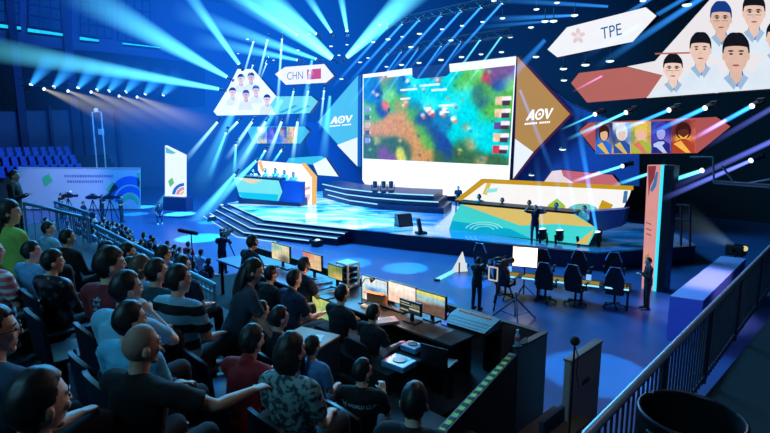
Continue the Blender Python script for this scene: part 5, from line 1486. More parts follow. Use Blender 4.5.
def head_M(S, yaw, pitch):
    return Matrix.Translation(S['head']) @ Matrix.Rotation(yaw, 4, 'Z') @ Matrix.Rotation(pitch, 4, 'X')
def add_hand(b, S, sd, curl=.5, detail=True):
    w = S['wr', sd]; d = S['fdir', sd].normalized()
    # palm normal: downwards for forward arms, towards the body for hanging arms
    pn = V((0, 0, -1)) if abs(d.z) < .75 else V((-sd, 0, 0))
    pn = (pn - d*pn.dot(d)).normalized(); sdv = d.cross(pn).normalized()
    # thumb side: inner for palms down
    th = sdv if (sdv.x*sd < 0 or (abs(sdv.x) < .3 and sdv.y > 0)) else -sdv
    k = w + d*.045
    tube(b, [w - d*.01, w + d*.03, w + d*.075, w + d*.09], [(.024, .019), (.036, .016), (.040, .014), (.038, .012)], seg=10, side=th)
    if not detail:
        tube(b, [w+d*.08, w+d*.12, w+d*.15+pn*.03], [(.036, .012), (.034, .011), (.024, .01)], seg=8, side=th); return
    for i, (off, ln, r) in enumerate(((.029, .075, .0085), (.010, .083, .009), (-.010, .077, .0085), (-.028, .06, .0078))):
        p0 = w + d*.085 + th*off; c = curl*(1+.12*i)
        d1 = (d*math.cos(c*.7) + pn*math.sin(c*.7) + th*off*2.2).normalized(); d2 = (d*math.cos(c*1.6) + pn*math.sin(c*1.6)).normalized()
        p1 = p0 + d1*ln*.45; p2 = p1 + d2*ln*.55
        tube(b, [p0, p1, p2], [r*1.05, r, r*.85], seg=7)
    p0 = w + d*.03 + th*.03; d1 = (d*.65 + th*.7 + pn*.25).normalized(); d2 = (d*.9 + th*.25 + pn*.35).normalized()
    tube(b, [p0, p0+d1*.035, p0+d1*.035+d2*.032], [.0115, .0105, .009], seg=7)
MESHC = {}
def body_mesh(pose, fem, yaw, pitch, vox, detail):
    key = ('body', pose, fem, round(yaw, 2), round(pitch, 2), vox)
    if key in MESHC: return MESHC[key]
    S = skeleton(pose, fem); b = B(); k = .92 if fem else 1
    up, fw, base = S['up'], S['fw'], S['base']
    tube(b, [base-up*.06, base+up*.05, S['waist'], S['chest'], S['shl']-up*.01, S['neck0']], [(.14*k, .095), (.15*k, .10), (.125*k, .085), (.15*k, .10), (.135*k, .078), (.06, .058)], seg=16, side=(1, 0, 0))
    tube(b, [S['neck0']-up*.03, S['neck1'], S['head']-V((0, .01, .03))], [(.058*k, .06), (.051*k, .054), (.052*k, .055)], seg=14, side=(1, 0, 0))
    Mh = head_M(S, yaw, pitch)
    R = Mh.to_3x3().to_4x4(); hc = S['head']
    ball(b, hc, HS, 24, M=R, fn=headfn)
    def hp(x, y, z): return Mh @ V((x, y, z))
    tube(b, [hp(0, .089, .022), hp(0, .100, -.005), hp(0, .107, -.028)], [(.008, .009), (.010, .010), (.014, .010)], seg=8, side=R @ V((1, 0, 0)))
    ball(b, hp(0, .077, -.064), (.025, .013, .007), 10, M=R); ball(b, hp(0, .073, -.077), (.021, .013, .008), 10, M=R)   # lips
    ball(b, hp(0, .060, -.102), (.026, .021, .018), 10, M=R)                                                           # chin
    for s in (-1, 1):
        ball(b, hp(s*.083, -.012, -.014), (.010, .019, .030), 10, M=R @ Matrix.Rotation(s*-.35, 4, 'Z'))              # ear
        ball(b, hp(s*.044, .064, -.022), (.024, .019, .022), 10, M=R)                                                   # cheek
        tube(b, [hp(s*.012, .087, .028), hp(s*.033, .084, .031), hp(s*.056, .070, .026)], .008, seg=6)                 # brow ridge
        sh, el, wr = S['sh', s], S['el', s], S['wr', s]
        tube(b, [S['neck0'] + V((s*.03, 0, -.03)), S['shl'] + V((s*.11, 0, .015)), sh, sh.lerp(el, .4), el], [(.06), (.052), (.052*k), (.046*k), (.037*k)], seg=12)
        tube(b, [el, el.lerp(wr, .3), wr], [.037*k, .039*k, .025*k], seg=12)
        add_hand(b, S, s, .55, detail)
        h, kn, an = S['hip', s], S['kn', s], S['an', s]
        tube(b, [h, h.lerp(kn, .5), kn], [.078, .066, .05], seg=12)
        tube(b, [kn, kn.lerp(an, .35), an], [.05, .05, .034], seg=12)
        tube(b, [an + V((0, -.03, -.04)), an+V((0, .06, -.045)), an+V((0, .14, -.055))], [(.035, .03), (.04, .028), (.035, .018)], seg=10, side=(1, 0, 0))
    MESHC[key] = remesh(b, 'body', vox, 2, .5); return MESHC[key]
def eyes_mesh(pose, fem, yaw, pitch):
    key = ('eyes', pose, fem, round(yaw, 2), round(pitch, 2))
    if key in MESHC: return MESHC[key]
    S = skeleton(pose, fem); Mh = head_M(S, yaw, pitch); R = Mh.to_3x3().to_4x4(); b = B()
    for s in (-1, 1):
        ball(b, Mh @ V((s*.034, .0835, .006)), (.014, .008, .0075), 10, M=R)
        tube(b, [Mh @ V((s*.014, .0935, .033)), Mh @ V((s*.034, .0905, .037)), Mh @ V((s*.056, .076, .031))], .004, seg=5)
    MESHC[key] = to_mesh('eyes_and_brows', b, True); return MESHC[key]
def hair_mesh(style, pose, fem, yaw, pitch):
    key = ('hair', style, pose, fem, round(yaw, 2), round(pitch, 2))
    if key in MESHC: return MESHC[key]
    S = skeleton(pose, fem); Mh = head_M(S, yaw, pitch); b = B()
    rr = bmesh.ops.create_uvsphere(b, u_segments=40, v_segments=30, radius=1)
    for v in rr['verts']:
        u = v.co.normalized(); x, y, z = u
        th = {'short': .12, 'bob': .14, 'long': .12, 'pony': .09, 'buzz': .025, 'bun': .09, 'thick': .16, 'cap': .12}[style]
        nz = noise.noise(V((x*3, y*3, z*2)))*.4 + noise.noise(V((x*9, y*9, z*3)))*.15
        out = 1 + th*(1 + nz*(.9 if style != 'buzz' else .2))
        if z > .2: out += (.03 if style != 'buzz' else 0)*(z-.2)
        # coverage: 1 inside the hair, 0 on skin
        lowz = {'short': -.68, 'bob': -.95, 'long': -1.1, 'pony': -.6, 'buzz': -.5, 'bun': -.6, 'thick': -.78, 'cap': -.35}[style]
        front = .60 if style in ('buzz', 'short', 'cap') else .46
        back = -.12 if style in ('bob', 'long') else -.02
        if style in ('short', 'buzz', 'cap', 'pony', 'bun', 'thick'):
            pts_ = ((1.0, front), (.42, front), (.22, .10), (-.22, .02), (-.42, lowz), (-1.01, lowz)); lim = lowz
            for (ya, za), (yb, zb_) in zip(pts_, pts_[1:]):
                if ya >= y >= yb: lim = za + (zb_-za)*(ya-y)/(ya-yb); break
            lim += .10*noise.noise(V((x*5, y*5, 2)))
        elif y > .35: lim = front + .12*noise.noise(V((x*6, 3, 1)))
        elif y > back: t = (y-back)/(.35-back); lim = (-.22 if style in ('short', 'buzz', 'pony', 'bun', 'cap') else lowz*.7) * (1-t) + front*t
        else: t = min(1, (back-y)/.18); lim = (-.12 if style in ('short', 'buzz', 'pony', 'bun', 'cap') else lowz*.8)*(1-t) + lowz*t
        cov = max(0, min(1, (z-lim)/.2+.5)); cov = cov*cov*(3-2*cov)
        f = headfn(u); r = .86 + (out-.86)*cov
        if style in ('bob', 'long') and z < -.2 and y < .2: f.x *= 1+.5*min(1, -z)*.9; f.y *= 1+.5*min(1, -z)
        v.co = Mh @ V((f.x*HS[0]*r, f.y*HS[1]*r, f.z*HS[2]*r))
    def hp(x, y, z): return Mh @ V((x, y, z))
    if style == 'long':
        tube(b, [hp(0, -.085, .03), hp(0, -.115, -.10), hp(0, -.135, -.22), hp(0, -.14, -.33)], [(.075, .035), (.095, .038), (.09, .032), (.06, .016)], seg=12, side=(1, 0, 0))
    if style == 'bob':
        tube(b, [hp(0, -.03, .035), hp(0, -.04, -.05), hp(0, -.04, -.095)], [(.088, .078), (.097, .074), (.092, .06)], seg=16, side=(1, 0, 0))
    if style == 'pony':
        tube(b, [hp(0, -.105, .04), hp(0, -.155, .0), hp(0, -.175, -.09), hp(0, -.16, -.22), hp(0, -.15, -.30)], [.022, .032, .038, .03, .012], seg=10)
    if style == 'bun': ball(b, hp(0, -.12, .07), .042, 12)
    if style == 'cap':
        tube(b, [hp(0, .07, .062), hp(0, .14, .052), hp(0, .175, .044)], [(.075, .008), (.066, .006), (.035, .005)], seg=12, side=Mh.to_3x3() @ V((1, 0, 0)))
    MESHC[key] = to_mesh('hair', b, True); return MESHC[key]
def top_mesh(pose, fem, sleeve, vox, collar=False, loose=0.0):
    key = ('top', pose, fem, sleeve, vox, collar, loose)
    if key in MESHC: return MESHC[key]
    S = skeleton(pose, fem); b = B(); k = .92 if fem else 1; g = 1 + loose
    up, base = S['up'], S['base']
    hem = .10 if not POSES[pose]['sit'] else .04
    tube(b, [base-up*hem, base+up*.05, S['waist'], S['chest'], S['shl']-up*.005, S['neck0']-up*.005], [(.172*k*g, .125*g), (.172*k*g, .125*g), (.152*k*g, .112*g), (.175*k, .125), (.175*k, .1), (.078, .07)], seg=18, side=(1, 0, 0))
    if collar: tube(b, [S['neck0']-up*.03, S['neck0']+up*.03], [(.075, .072), (.066, .068)], seg=14, side=(1, 0, 0))
    for s in (-1, 1):
        sh, el, wr = S['sh', s], S['el', s], S['wr', s]
        tube(b, [S['neck0'] + V((s*.03, 0, -.035)), S['shl'] + V((s*.11, 0, .012)), sh], [.066, .066, .068*k], seg=12)
        if sleeve == 'none': continue
        if sleeve == 'short': tube(b, [sh, sh.lerp(el, .4), sh.lerp(el, .72)], [.068*k, .066*k, .064*k], seg=12, rnd=False)
        else:
            tube(b, [sh, sh.lerp(el, .5), el], [.068*k, .061*k, .053*k], seg=12); tube(b, [el, el.lerp(wr, .5), wr-S['fdir', s]*.01], [.053*k, .048*k, .036*k], seg=12)
    me = remesh(b, 'top', vox, 3, .5)
    nr = [v.normal.copy() for v in me.vertices]   # soft folds
    co = []
    for v, q in zip(me.vertices, nr):
        c = v.co; co.extend(c + q*(noise.noise(c*14)*.006 + noise.noise(c*33)*.0025))
    me.vertices.foreach_set('co', co); me.update()
    MESHC[key] = me; return me
def legs_mesh(pose, fem, kind, vox):
    key = ('legs', pose, fem, kind, vox)
    if key in MESHC: return MESHC[key]
    S = skeleton(pose, fem); b = B(); base = S['base']; up = S['up']
    tube(b, [base-up*.07, base+up*.06], [(.16, .118), (.16, .115)], seg=16, side=(1, 0, 0))
    for s in (-1, 1):
        h, kn, an = S['hip', s], S['kn', s], S['an', s]
        tube(b, [h, h.lerp(kn, .5), kn], [.093, .082, .066], seg=12)
        if kind == 'long': tube(b, [kn, kn.lerp(an, .4), an+V((0, 0, -.01))], [.066, .063, .054], seg=12)
        else: tube(b, [kn, kn.lerp(an, .12)], [.066, .066], seg=12, rnd=False)
    MESHC[key] = remesh(b, 'trousers', vox, 3, .5); return MESHC[key]
def shoes_mesh(pose, fem):
    key = ('shoes', pose, fem)
    if key in MESHC: return MESHC[key]
    S = skeleton(pose, fem); b = B()
    for s in (-1, 1):
        an = S['an', s]; z0 = an.z-.045
        tube(b, [an+V((0, -.06, -.03)), an+V((0, .0, -.02)), an+V((0, .09, -.035)), an+V((0, .17, -.05)), an + V((0, .2, -.055))], [(.036, .04), (.046, .052), (.048, .036), (.046, .026), (.03, .018)], seg=12, side=(1, 0, 0))
        box(b, an+V((0, .07, -.072)), (.088, .27, .02), bev=.008)
    MESHC[key] = to_mesh('shoes', b, True); return MESHC[key]
SK = [mat('skin warm', (214, 168, 146), rough=.55, var=.08, scale=18), mat('skin light', (224, 182, 160), rough=.55, var=.08, scale=18), mat('skin tan', (196, 150, 126), rough=.55, var=.08, scale=18)]
HAIRC = [mat('hair black', (14, 13, 15), rough=.5, var=.3, scale=30, bump=.12, bscale=60), mat('hair dark brown', (34, 24, 20), rough=.5, var=.3, scale=30, bump=.12, bscale=60), mat('hair brown', (92, 66, 46), rough=.45, var=.3, scale=30, bump=.12, bscale=60),
         mat('hair stubble', (150, 118, 104), rough=.6, var=.2, scale=60)]
EYE = mat('eye dark', (18, 14, 14), rough=.3)
def cloth(rgb, rough=.9): return mat('cloth %d %d %d' % rgb, rgb, rough=rough, var=.15, scale=8, bump=.25, bscale=90)
PEOPLE = {}
def person(label, P, rz, pose='sit', hair='short', top=(30, 34, 40), legs=(26, 30, 40), shoe=(30, 30, 34), sleeve='short', fem=False, yaw=0.0, pitch=0.0, sc=1.0, skin=0, hc=0, vox=.011, detail=False, group=None, collar=False, topm=None, legk='long', loose=0.0, extras=None, name='person'):
    t = thing(name, label, 'person', P, rz, group=group, sc=sc)
    def add(nm, me, m):
        me_ = me
        if not me_.materials: me_.materials.append(m)
        o = bpy.data.objects.new(nm, me_); COL.objects.link(o); o.parent = t; ROOTM[o.name] = ROOTM[t.name]; slotmat(o, m); return o
    add('body', body_mesh(pose, fem, yaw, pitch, vox, detail), SK[skin])
    if vox < .02: add('eyes_and_brows', eyes_mesh(pose, fem, yaw, pitch), EYE)
    add('hair', hair_mesh(hair, pose, fem, yaw, pitch), HAIRC[hc] if hair != 'cap' else HAIRC[0])
    tp = add('top', top_mesh(pose, fem, sleeve, max(vox, .012), collar, loose), topm or cloth(top))
    add('trousers' if legk == 'long' else 'shorts', legs_mesh(pose, fem, legk, max(vox, .014)), cloth(legs))
    add('shoes', shoes_mesh(pose, fem), cloth(shoe, .6))
    return t
def child_part(t, name, b, m, smooth=True):
    return part(name, b, m, t, smooth=smooth)
def back_decal(t, s, size, z, name='back_print', rgb=(210, 226, 240), dx=0.0):
    """lettering wrapped onto the back of the top"""
    top = [c for c in t.children if c.name.startswith('top')][0]
    bv = BVHTree.FromPolygons([v.co.copy() for v in top.data.vertices], [tuple(p.vertices) for p in top.data.polygons])
    b = textmesh(s, size, 0) if isinstance(s, str) else s
    bmesh.ops.triangulate(b, faces=b.faces); bmesh.ops.subdivide_edges(b, edges=b.edges, cuts=1)
    for v in b.verts:
        x, zz = v.co.x+dx, z+v.co.y
        hit = bv.ray_cast(V((x, -1, zz)), V((0, 1, 0)))
        y = hit[0].y-.006 if hit[0] is not None else -.12
        v.co = V((x, y, zz))
    return part(name, b, mat('print %d %d %d' % rgb, rgb, rough=.6, var=.05), t)
def add_glasses(t, pose, fem, yaw, pitch):
    S = skeleton(pose, fem); Mh = head_M(S, yaw, pitch); b = B(); h = lambda x, y, z: Mh @ V((x, y, z))
    for s in (-1, 1):
        pts = [h(s*.036+.024*math.cos(2*PI*k/12), .106-.1*abs(.012*math.cos(2*PI*k/12)), .004+.019*math.sin(2*PI*k/12)) for k in range(13)]
        tube(b, pts, .0028, seg=5, cap=False)
        tube(b, [h(s*.06, .104, .008), h(s*.078, .07, .01), h(s*.085, -.01, .005)], .0026, seg=5)
    tube(b, [h(-.012, .107, .008), h(.012, .107, .008)], .0026, seg=5)
    return part('glasses', b, mat('spectacle frame', (12, 12, 14), rough=.3), t, smooth=True)
def add_headset(t, pose, fem, yaw, pitch):
    S = skeleton(pose, fem); Mh = head_M(S, yaw, pitch); b = B(); h = lambda x, y, z: Mh @ V((x, y, z))
    tube(b, [h(.097*math.cos(PI*k/10), -.01, .02+.125*math.sin(PI*k/10)) for k in range(11)], .008, seg=6)
    for s in (-1, 1): ball(b, h(s*.095, -.005, -.01), (.02, .035, .04), 12)
    tube(b, [h(.09, .02, -.03), h(.075, .09, -.06), h(.04, .12, -.07)], .004, seg=5)
    return part('headset', b, M_blk, t, smooth=True)
# ================================================================== who sits where
HSIT, HSTD = 1.165, 1.595
def sit(label, px, py, d, k, seat=True, seatl=None, slab=None, z=None, **kw):
    P = onY(px, py, d); fz = ROW[k][1] if z is None else z
    sc = max(.86, min(1.13, (P.z-fz)/HSIT))
    turn = kw.pop('turn', .42 if (px < 200 and z is None) else (.12 if z is None else 0)); kw['yaw'] = kw.get('yaw', 0) - turn*.55
    rz = RZN + turn
    off = math.sin(math.radians(POSES[kw.get('pose', 'sit')]['lean']))*.6 + .03
    f = V((-math.sin(rz), math.cos(rz), 0))
    Q = V((P.x, P.y, 0)) - f*off*sc; Q.z = fz
    if seat:
        e, n = en(Q); so = seat_at(e, k, slab or 'dark blue plastic stand seat under a spectator', z=fz, n=n)
        if z == ZP:
            so['group'] = 'staff seats on the control platform'
            for c in so.children: slotmat(c, M_cloth)
    return person(label, Q, rz, sc=sc, **kw)
def stand(label, px, py, d=None, floor=None, turn=0, rz=None, **kw):
    """px, py: head. Either the depth d or the floor height is given"""
    P = onY(px, py, d) if d else onZ(px, py, floor+HSTD)
    fz = floor; sc = max(.86, min(1.1, (P.z-fz)/HSTD))
    return person(label, V((P.x, P.y, fz)), RZN+turn if rz is None else rz, sc=sc, **kw)
BLK, NAV, TEAL = (20, 22, 27), (22, 34, 58), (30, 62, 78)
# --- row nearest the camera
sit('man with very short black hair and a high forehead, closest to the camera', 38, 398, 1.48, 0, hair='short', top=BLK, yaw=.12, vox=.006, detail=True, pose='sit_fwd', skin=0)
p = sit('man in glasses seen in profile at the edge of the picture', -6, 341, 2.05, 0, hair='short', top=(36, 60, 84), yaw=-.3, vox=.007, skin=0); add_glasses(p, 'sit', False, -.3-.42*.55, 0)
# --- second row
sit('bald man in a black T-shirt with one bare arm stretched forward', 141, 346, 2.55, 1, hair='buzz', hc=3, top=(14, 16, 20), pose='sit_out', yaw=-.1, vox=.007, detail=True, skin=2)
sit('man in a light blue T-shirt just behind the bald man', 129, 321, 2.95, 1, top=(90, 176, 214), yaw=-.05, vox=.009, pose='sit', detail=True)
sit('man in a pale blue-white T-shirt with hand near his chin', 126, 289, 3.35, 1, top=(120, 190, 220), yaw=-.1, vox=.009, pose='sit_chin', detail=True)
p = sit('man in a dark red jersey with pale lettering marks down the back', 109, 265, 3.75, 1, top=(120, 34, 44), yaw=-.2, vox=.009, hair='thick', pose='sit')
b = B()
random.seed(5)
for k in range(9):
    z0 = .16-.036*k
    for j in range(3): prism(b, [V((-.03+.022*j-.004*k, z0, 0)), V((-.012+.022*j-.004*k, z0, 0)), V((-.012+.022*j-.004*k, z0+.012+.012*((j+k) % 2), 0)), V((-.03+.022*j-.004*k, z0+.012+.012*((j+k) % 2), 0))], (0, 0, .0005))
back_decal(p, b, 1, .78, 'jersey_print', (96, 170, 196))
sit('person with black hair in a dark patterned leather jacket', 52, 262, 4.6, 1, top=(34, 44, 58), topm=blotch('jacket blotch', (16, 22, 30), (52, 72, 92), 9, .4, .6), sleeve='long', hair='thick', yaw=-.25, vox=.01)
sit('man with black hair in a light blue shirt, beside the leather jacket', 31, 254, 5.15, 1, top=(96, 160, 204), yaw=-.2, vox=.011)
sit('woman with long black hair in a yellow-green top', 8, 211, 5.7, 1, top=(150, 196, 90), fem=True, hair='long', yaw=-.4, vox=.011, sleeve='long', loose=.12)
sit('person in a pink and white striped top cut off by the picture edge', -10, 252, 4.5, 1, topm=stripes('pink stripes', (210, 110, 130), (220, 214, 220), 14), yaw=-.3, vox=.012)
# --- third row
sit('man in a black top with bag, halfway up the far seats', 67, 238, 7.0, 2, top=BLK, sleeve='long', yaw=-.1, vox=.012)
sit('young spectator in a pale blue shirt near the far stair railing', 48, 229, 8.0, 2, top=(130, 190, 224), yaw=-.5, vox=.012, fem=True)
sit('dark-haired spectator in black below the railing, beside the light-haired girl', 127, 252, 6.4, 2, top=BLK, vox=.012, yaw=-.3, hair='thick')
sit('dark-haired spectator in navy directly beside the light-haired girl', 129, 267, 5.75, 2, top=NAV, vox=.012, yaw=-.35)
sit('girl with light brown hair in a light blue top', 140, 267, 5.25, 2, top=(100, 176, 220), fem=True, hair='bob', hc=2, yaw=-.5, vox=.011)
sit('man in a plain dark teal T-shirt', 156, 272, 4.9, 2, top=(24, 66, 82), yaw=-.15, vox=.01)
sit('man in a wide black and pale blue striped T-shirt', 178, 280, 4.45, 2, topm=stripes('wide stripes', (16, 20, 26), (130, 180, 204), 6.5, 2, .9, .1), yaw=-.2, vox=.01, detail=True)
sit('person in a dark red polo shirt with a pale collar', 252, 338, 3.6, 2, turn=.35, top=(150, 30, 38), yaw=.1, collar=True, vox=.009, hair='thick', detail=True, pose='sit_fwd')
sit('woman with bobbed hair in a mottled grey-green blouse', 290, 352, 3.15, 2, turn=.4, topm=blotch('blouse blotch', (46, 64, 70), (134, 158, 160), 26, .85, .5), fem=True, hair='bob', hc=1, vox=.008, sleeve='short', loose=.1, detail=True)
sit('person with short dark hair in black, nearest to the striped edge tape', 414, 403, 2.7, 2, turn=.5, top=BLK, hair='short', vox=.007, detail=True, yaw=.25)
# --- fourth row
sit('girl in a light blue top with hair tied back', 312, 361, 4.5, 3, turn=.35, top=(84, 140, 196), fem=True, hair='pony', vox=.01, yaw=.1)
p = sit('man in a black T-shirt with pale WORLD CUP lettering across his back', 362, 377, 4.0, 3, turn=.55, top=(14, 16, 20), hair='short', vox=.009, yaw=-.15, sleeve='short', pose='sit_phone', detail=True)
back_decal(p, 'WORLD CUP', .046, .88, 'back_lettering', (170, 224, 242), dx=.03)
b = B()
for q in ([(-.03, .03), (-.018, .03), (-.006, -.012), (-.012, -.03)], [(.03, .03), (.018, .03), (.006, -.012), (.012, -.03)], [(-.012, -.03), (0, .006), (.0, .02), (-.016, -.01)], [(.012, -.03), (0, .006), (0, .02), (.016, -.01)]):
    prism(b, [V((x-.175, y, 0)) for x, y in q], (0, 0, .0005))
back_decal(p, b, 1, .88, 'back_emblem', (170, 224, 242), dx=.03)
sit('dark-haired spectator in black close to the railing, far from the aisle woman', 106, 244, 7.0, 3, z=2.76, top=BLK, vox=.012, yaw=-.2)
sit('spectator in dark grey sitting right at the railing', 163, 255, 7.0, 3, top=(36, 42, 52), vox=.012, yaw=-.1)
sit('spectator in dark blue at the railing, beside the striped T-shirt', 182, 266, 6.5, 3, top=NAV, vox=.012, yaw=-.2)
sit('spectator with dark hair rimmed by light, behind the red polo shirt', 261, 311, 5.4, 3, top=(26, 30, 38), vox=.011, yaw=.1)
sit('spectator with short dark hair, between the red polo shirt and the wooden box', 279, 318, 4.95, 3, top=(22, 30, 40), vox=.011, yaw=-.1)
# standing woman
stand('standing woman with a black ponytail in a dark grey top, leaning forward on the steps', 229, 271, 4.9, floor=2.76, pose='over', hair='long', fem=True, top=(46, 62, 76), legs=(24, 30, 40), yaw=-.25, pitch=-.15, vox=.009, sleeve='short', detail=True, turn=-.2, skin=0)
stand('dark-clothed standing person at the picture edge beside the far rows', 12, 176, 11.5, floor=3.14, top=(14, 17, 24), sleeve='long', hair='short', vox=.014, turn=-.5, pose='front')
# empty seats
for e, k in ((4.75, 1), (5.0, 0), (4.45, 0), (3.9, 0), (3.35, 0), (6.6, 1), (7.2, 1), (3.9, 2), (5.55, 2), (7.6, 2)):
    seat_at(e, k, 'empty dark blue plastic stand seat between spectators')
# --- staff on the platform
def staff(label, px, py, d, **kw):
    return sit(label, px, py, d, 3, z=ZP, slab='dark seat under a staff member on the control platform', **kw)
p = stand('standing man with a headset at the far end of the control desk', 244, 243, 8.2, floor=ZP, pose='desk', top=(22, 28, 44), sleeve='short', vox=.011, yaw=-.1, pitch=-.1); add_headset(p, 'desk', False, -.1, -.1)
staff('broad seated staff member in a black jacket, next to the standing headset man', 271, 274, 7.5, top=(16, 20, 28), sleeve='long', pose='type', vox=.012)
staff('seated staff member in front of the pinkish control screen', 304, 265, 8.0, top=(22, 30, 46), pose='type', vox=.012)
staff('seated staff member in dark blue with a pale collar', 294, 279, 7.0, top=(24, 40, 70), collar=True, pose='type', vox=.012)
staff('seated man in a dark shirt in front of the green and yellow screen', 342, 294, 6.6, top=(18, 26, 38), pose='type', vox=.01, detail=True)
staff('seated staff member with dark hair in front of the warm-lit papers', 373, 313, 6.2, top=(18, 22, 30), pose='type', vox=.011, detail=True)
# --- arena floor people
def facing(P, Q): d = V(Q)-V(P); return -math.atan2(d.x, d.y)
STC = V((-3, 34, 0))
def floorp(label, px, fy, z=0.0, look=STC, **kw):
    P = onZ(px, fy, z); return person(label, P, facing(P, look), vox=kw.pop('vox', .02), **kw)
CAMV = V((0, 0, 0))
p1 = floorp('standing person in dark clothes and white shoes on the floor before the display totem', 160, 223, top=(20, 34, 70), legs=(30, 60, 110), shoe=(226, 232, 240), hair='long', fem=True, look=CAMV)
p2 = floorp('camera operator in black standing on the floor in front of the banner wall', 103, 221, top=BLK, pose='camera', look=STC)
p3 = floorp('crew member in black beside the camera operator on the floor', 122, 222, top=BLK, look=STC, pose='front')
p4 = floorp('crew member standing behind the large shoulder camera by the banner wall', 85, 221, top=BLK, look=STC)
p5 = floorp('camera operator at the tripod camera by the banner wall', 62, 219, top=(16, 20, 30), look=STC, pose='camera')
p6 = floorp('person in black standing on the stage before the small player station', 246, 201, z=ZS, top=(18, 30, 60), look=V((-4, 20, 0)), pose='mic')
p7 = floorp('presenter in dark blue stepping along the stage edge with hands raised to the head', 534, 243, z=ZS, top=(16, 30, 66), legs=(26, 60, 110), look=V((2, 10, 0)), pose='ears', vox=.016)
p8 = floorp('man in black standing beside the totem column looking at his phone', 646, 309, top=(10, 12, 16), legs=(10, 12, 16), look=V((4, 17, 0)), pose='front', vox=.014, sleeve='long')
p9 = floorp('camera operator in dark clothes holding a white-framed camera near the chairs', 476, 309, top=(14, 18, 28), look=V((8, 22, 0)), pose='camera', vox=.014, sleeve='long')
pa = floorp('camera operator on the floor beyond the platform, aiming at the stage', 223, 273, top=(12, 22, 44), look=V((-6, 30, 0)), pose='camera', vox=.016, sleeve='long')
pb = floorp('person in a red shirt standing in the floor crowd', 190, 272, top=(190, 40, 48), look=STC, vox=.016)
pc = floorp('small dark figure standing beside the big riser near the yellow frame', 458, 205, z=ZS, top=(16, 30, 60), look=CAMV)
# cameras
def camera_rig(label, P, rz, h=1.5, tripod=True, light=False):
    t = thing('video_camera', label, 'camera', P, rz)
    b = B(); box(b, (0, 0, h), (.2, .55, .26), bev=.03); box(b, (.02, -.3, h-.02), (.16, .2, .18), bev=.02); part('camera_body', b, M_blk, t)
    b = B(); tube(b, [(0, .27, h), (0, .5, h), (0, .62, h)], [.08, .085, .1], seg=12, rnd=False); part('lens', b, M_dark, t)
    b = B(); box(b, (-.16, -.05, h+.14), (.14, .2, .12), bev=.02); part('viewfinder', b, M_blk, t)
    b = B(); tube(b, [(0, .2, h+.13), (0, .2, h+.22), (0, -.15, h+.22), (0, -.15, h+.13)], .018, seg=6); part('carry_handle', b, M_blk, t)
    if tripod:
        for k in range(3):
            b = B(); a = 2*PI*k/3+.5; bar(b, (0, 0, h-.16), (.5*math.cos(a), .5*math.sin(a), .02), .028, 6); part('leg', b, M_dark, t)
    if light:
        b = B(); box(b, (0, .2, h+.28), (.14, .06, .1)); part('camera_light', b, glow('camera lamp', (160, 210, 255), 1.4, False), t)
    return t
def near(px, fy, dx, dy, z=0): return onZ(px, fy, z) + V((dx, dy, 0))
for lab, p, dx, li in (('tripod television camera in front of the banner wall, with a lit lamp', p5, .55, True), ('large television camera on a tripod between two crew members', p4, .6, False), ('television camera on a tripod on the floor before the faded lettering', p2, .55, False), ('shoulder-high camera on a tripod beyond the control platform', pa, .55, False)):
    d = V((-math.sin(p.rotation_euler.z), math.cos(p.rotation_euler.z), 0))
    camera_rig(lab, V(p.location) + d*dx, p.rotation_euler.z, 1.55, True, li)
d = V((-math.sin(p9.rotation_euler.z), math.cos(p9.rotation_euler.z), 0))
t = camera_rig('white-framed camera on a pale tripod among the gaming chairs', V(p9.location) + d*.45 + V((.55, -.25, 0)), p9.rotation_euler.z, 1.5, True)
b = B()
P = V((0, -.62, 1.28))
for a, c in (((-.15, 0, -.2), (.15, 0, -.2)), ((.15, 0, -.2), (.15, 0, .22)), ((.15, 0, .22), (-.15, 0, .22)), ((-.15, 0, .22), (-.15, 0, -.2))): bar(b, P+V(a), P+V(c), .025, 6)
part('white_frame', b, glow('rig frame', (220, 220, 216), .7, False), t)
q = onY(188, 232, 17)
t = thing('boom_microphone', 'long black furry microphone on a stand above the floor crowd', 'microphone', V((q.x, q.y, 0)), 0)
b = B(); tube(b, [V((-.28, 0, q.z+.06)), V((.28, 0, q.z-.05))], .07, seg=10); part('windshield', b, mat('mic foam', (22, 24, 30), rough=.9, bump=.5, bscale=200), t, smooth=True)
b = B(); bar(b, (.1, 0, 0), (.1, 0, q.z), .02, 6); part('pole', b, M_dark, t)
b = B(); cyl(b, (.1, 0, 0), .25, .04, 20); part('base', b, M_dark, t)
# --- players
b = B(); st0 = [PD.at(458, 215, -.25), PD.at(590, 232, -.25)]
s0_, s1_ = V((st0[0].x, st0[0].y, ZS)), V((st0[1].x, st0[1].y, ZS))
prism(b, [s0_, s1_, s1_+dn*2.2, s0_+dn*2.2], (0, 0, .45)); 
t = thing('player_platform', 'raised dark deck under the players of the teal and gold station', 'platform', V(((s0_.x+s1_.x)/2, (s0_.y+s1_.y)/2, ZS)), PD.rz()); part('deck', b, M_stfr, t, world=True)
def player(label, px, py, pl, off, rz, deck, **kw):
    P = pl.at(px, py-1.8, -off); sc = max(.9, min(1.15, (P.z-deck)/HSIT)); fz = P.z-HSIT*sc
    return person(label, V((P.x, P.y, max(deck, fz))), rz, pose='type', sc=sc, vox=.022, **kw)
rzp = PD.rz() + PI
for px, py, l in ((480, 198.5, 'first player from the yellow frame corner, in white with a headset'), (503, 202, 'second player from the yellow frame corner, in white with a headset'), (530, 204.5, 'player seated behind the presenter at the teal station'), (557, 207, 'player in front of the green arch at the teal station'), (585, 210, 'player in front of the pale teal shape at the teal station')):
    p = player(l, px, py, PD, .85, rzp, ZS+.45, top=(214, 222, 232), sleeve='long'); add_headset(p, 'type', False, 0, 0)
rzl = PLD.rz() + PI
b = B(); u0, u1 = PLD.at(238, 195, -.45), PLD.at(300, 198, -.45); u0.z = u1.z = ZS
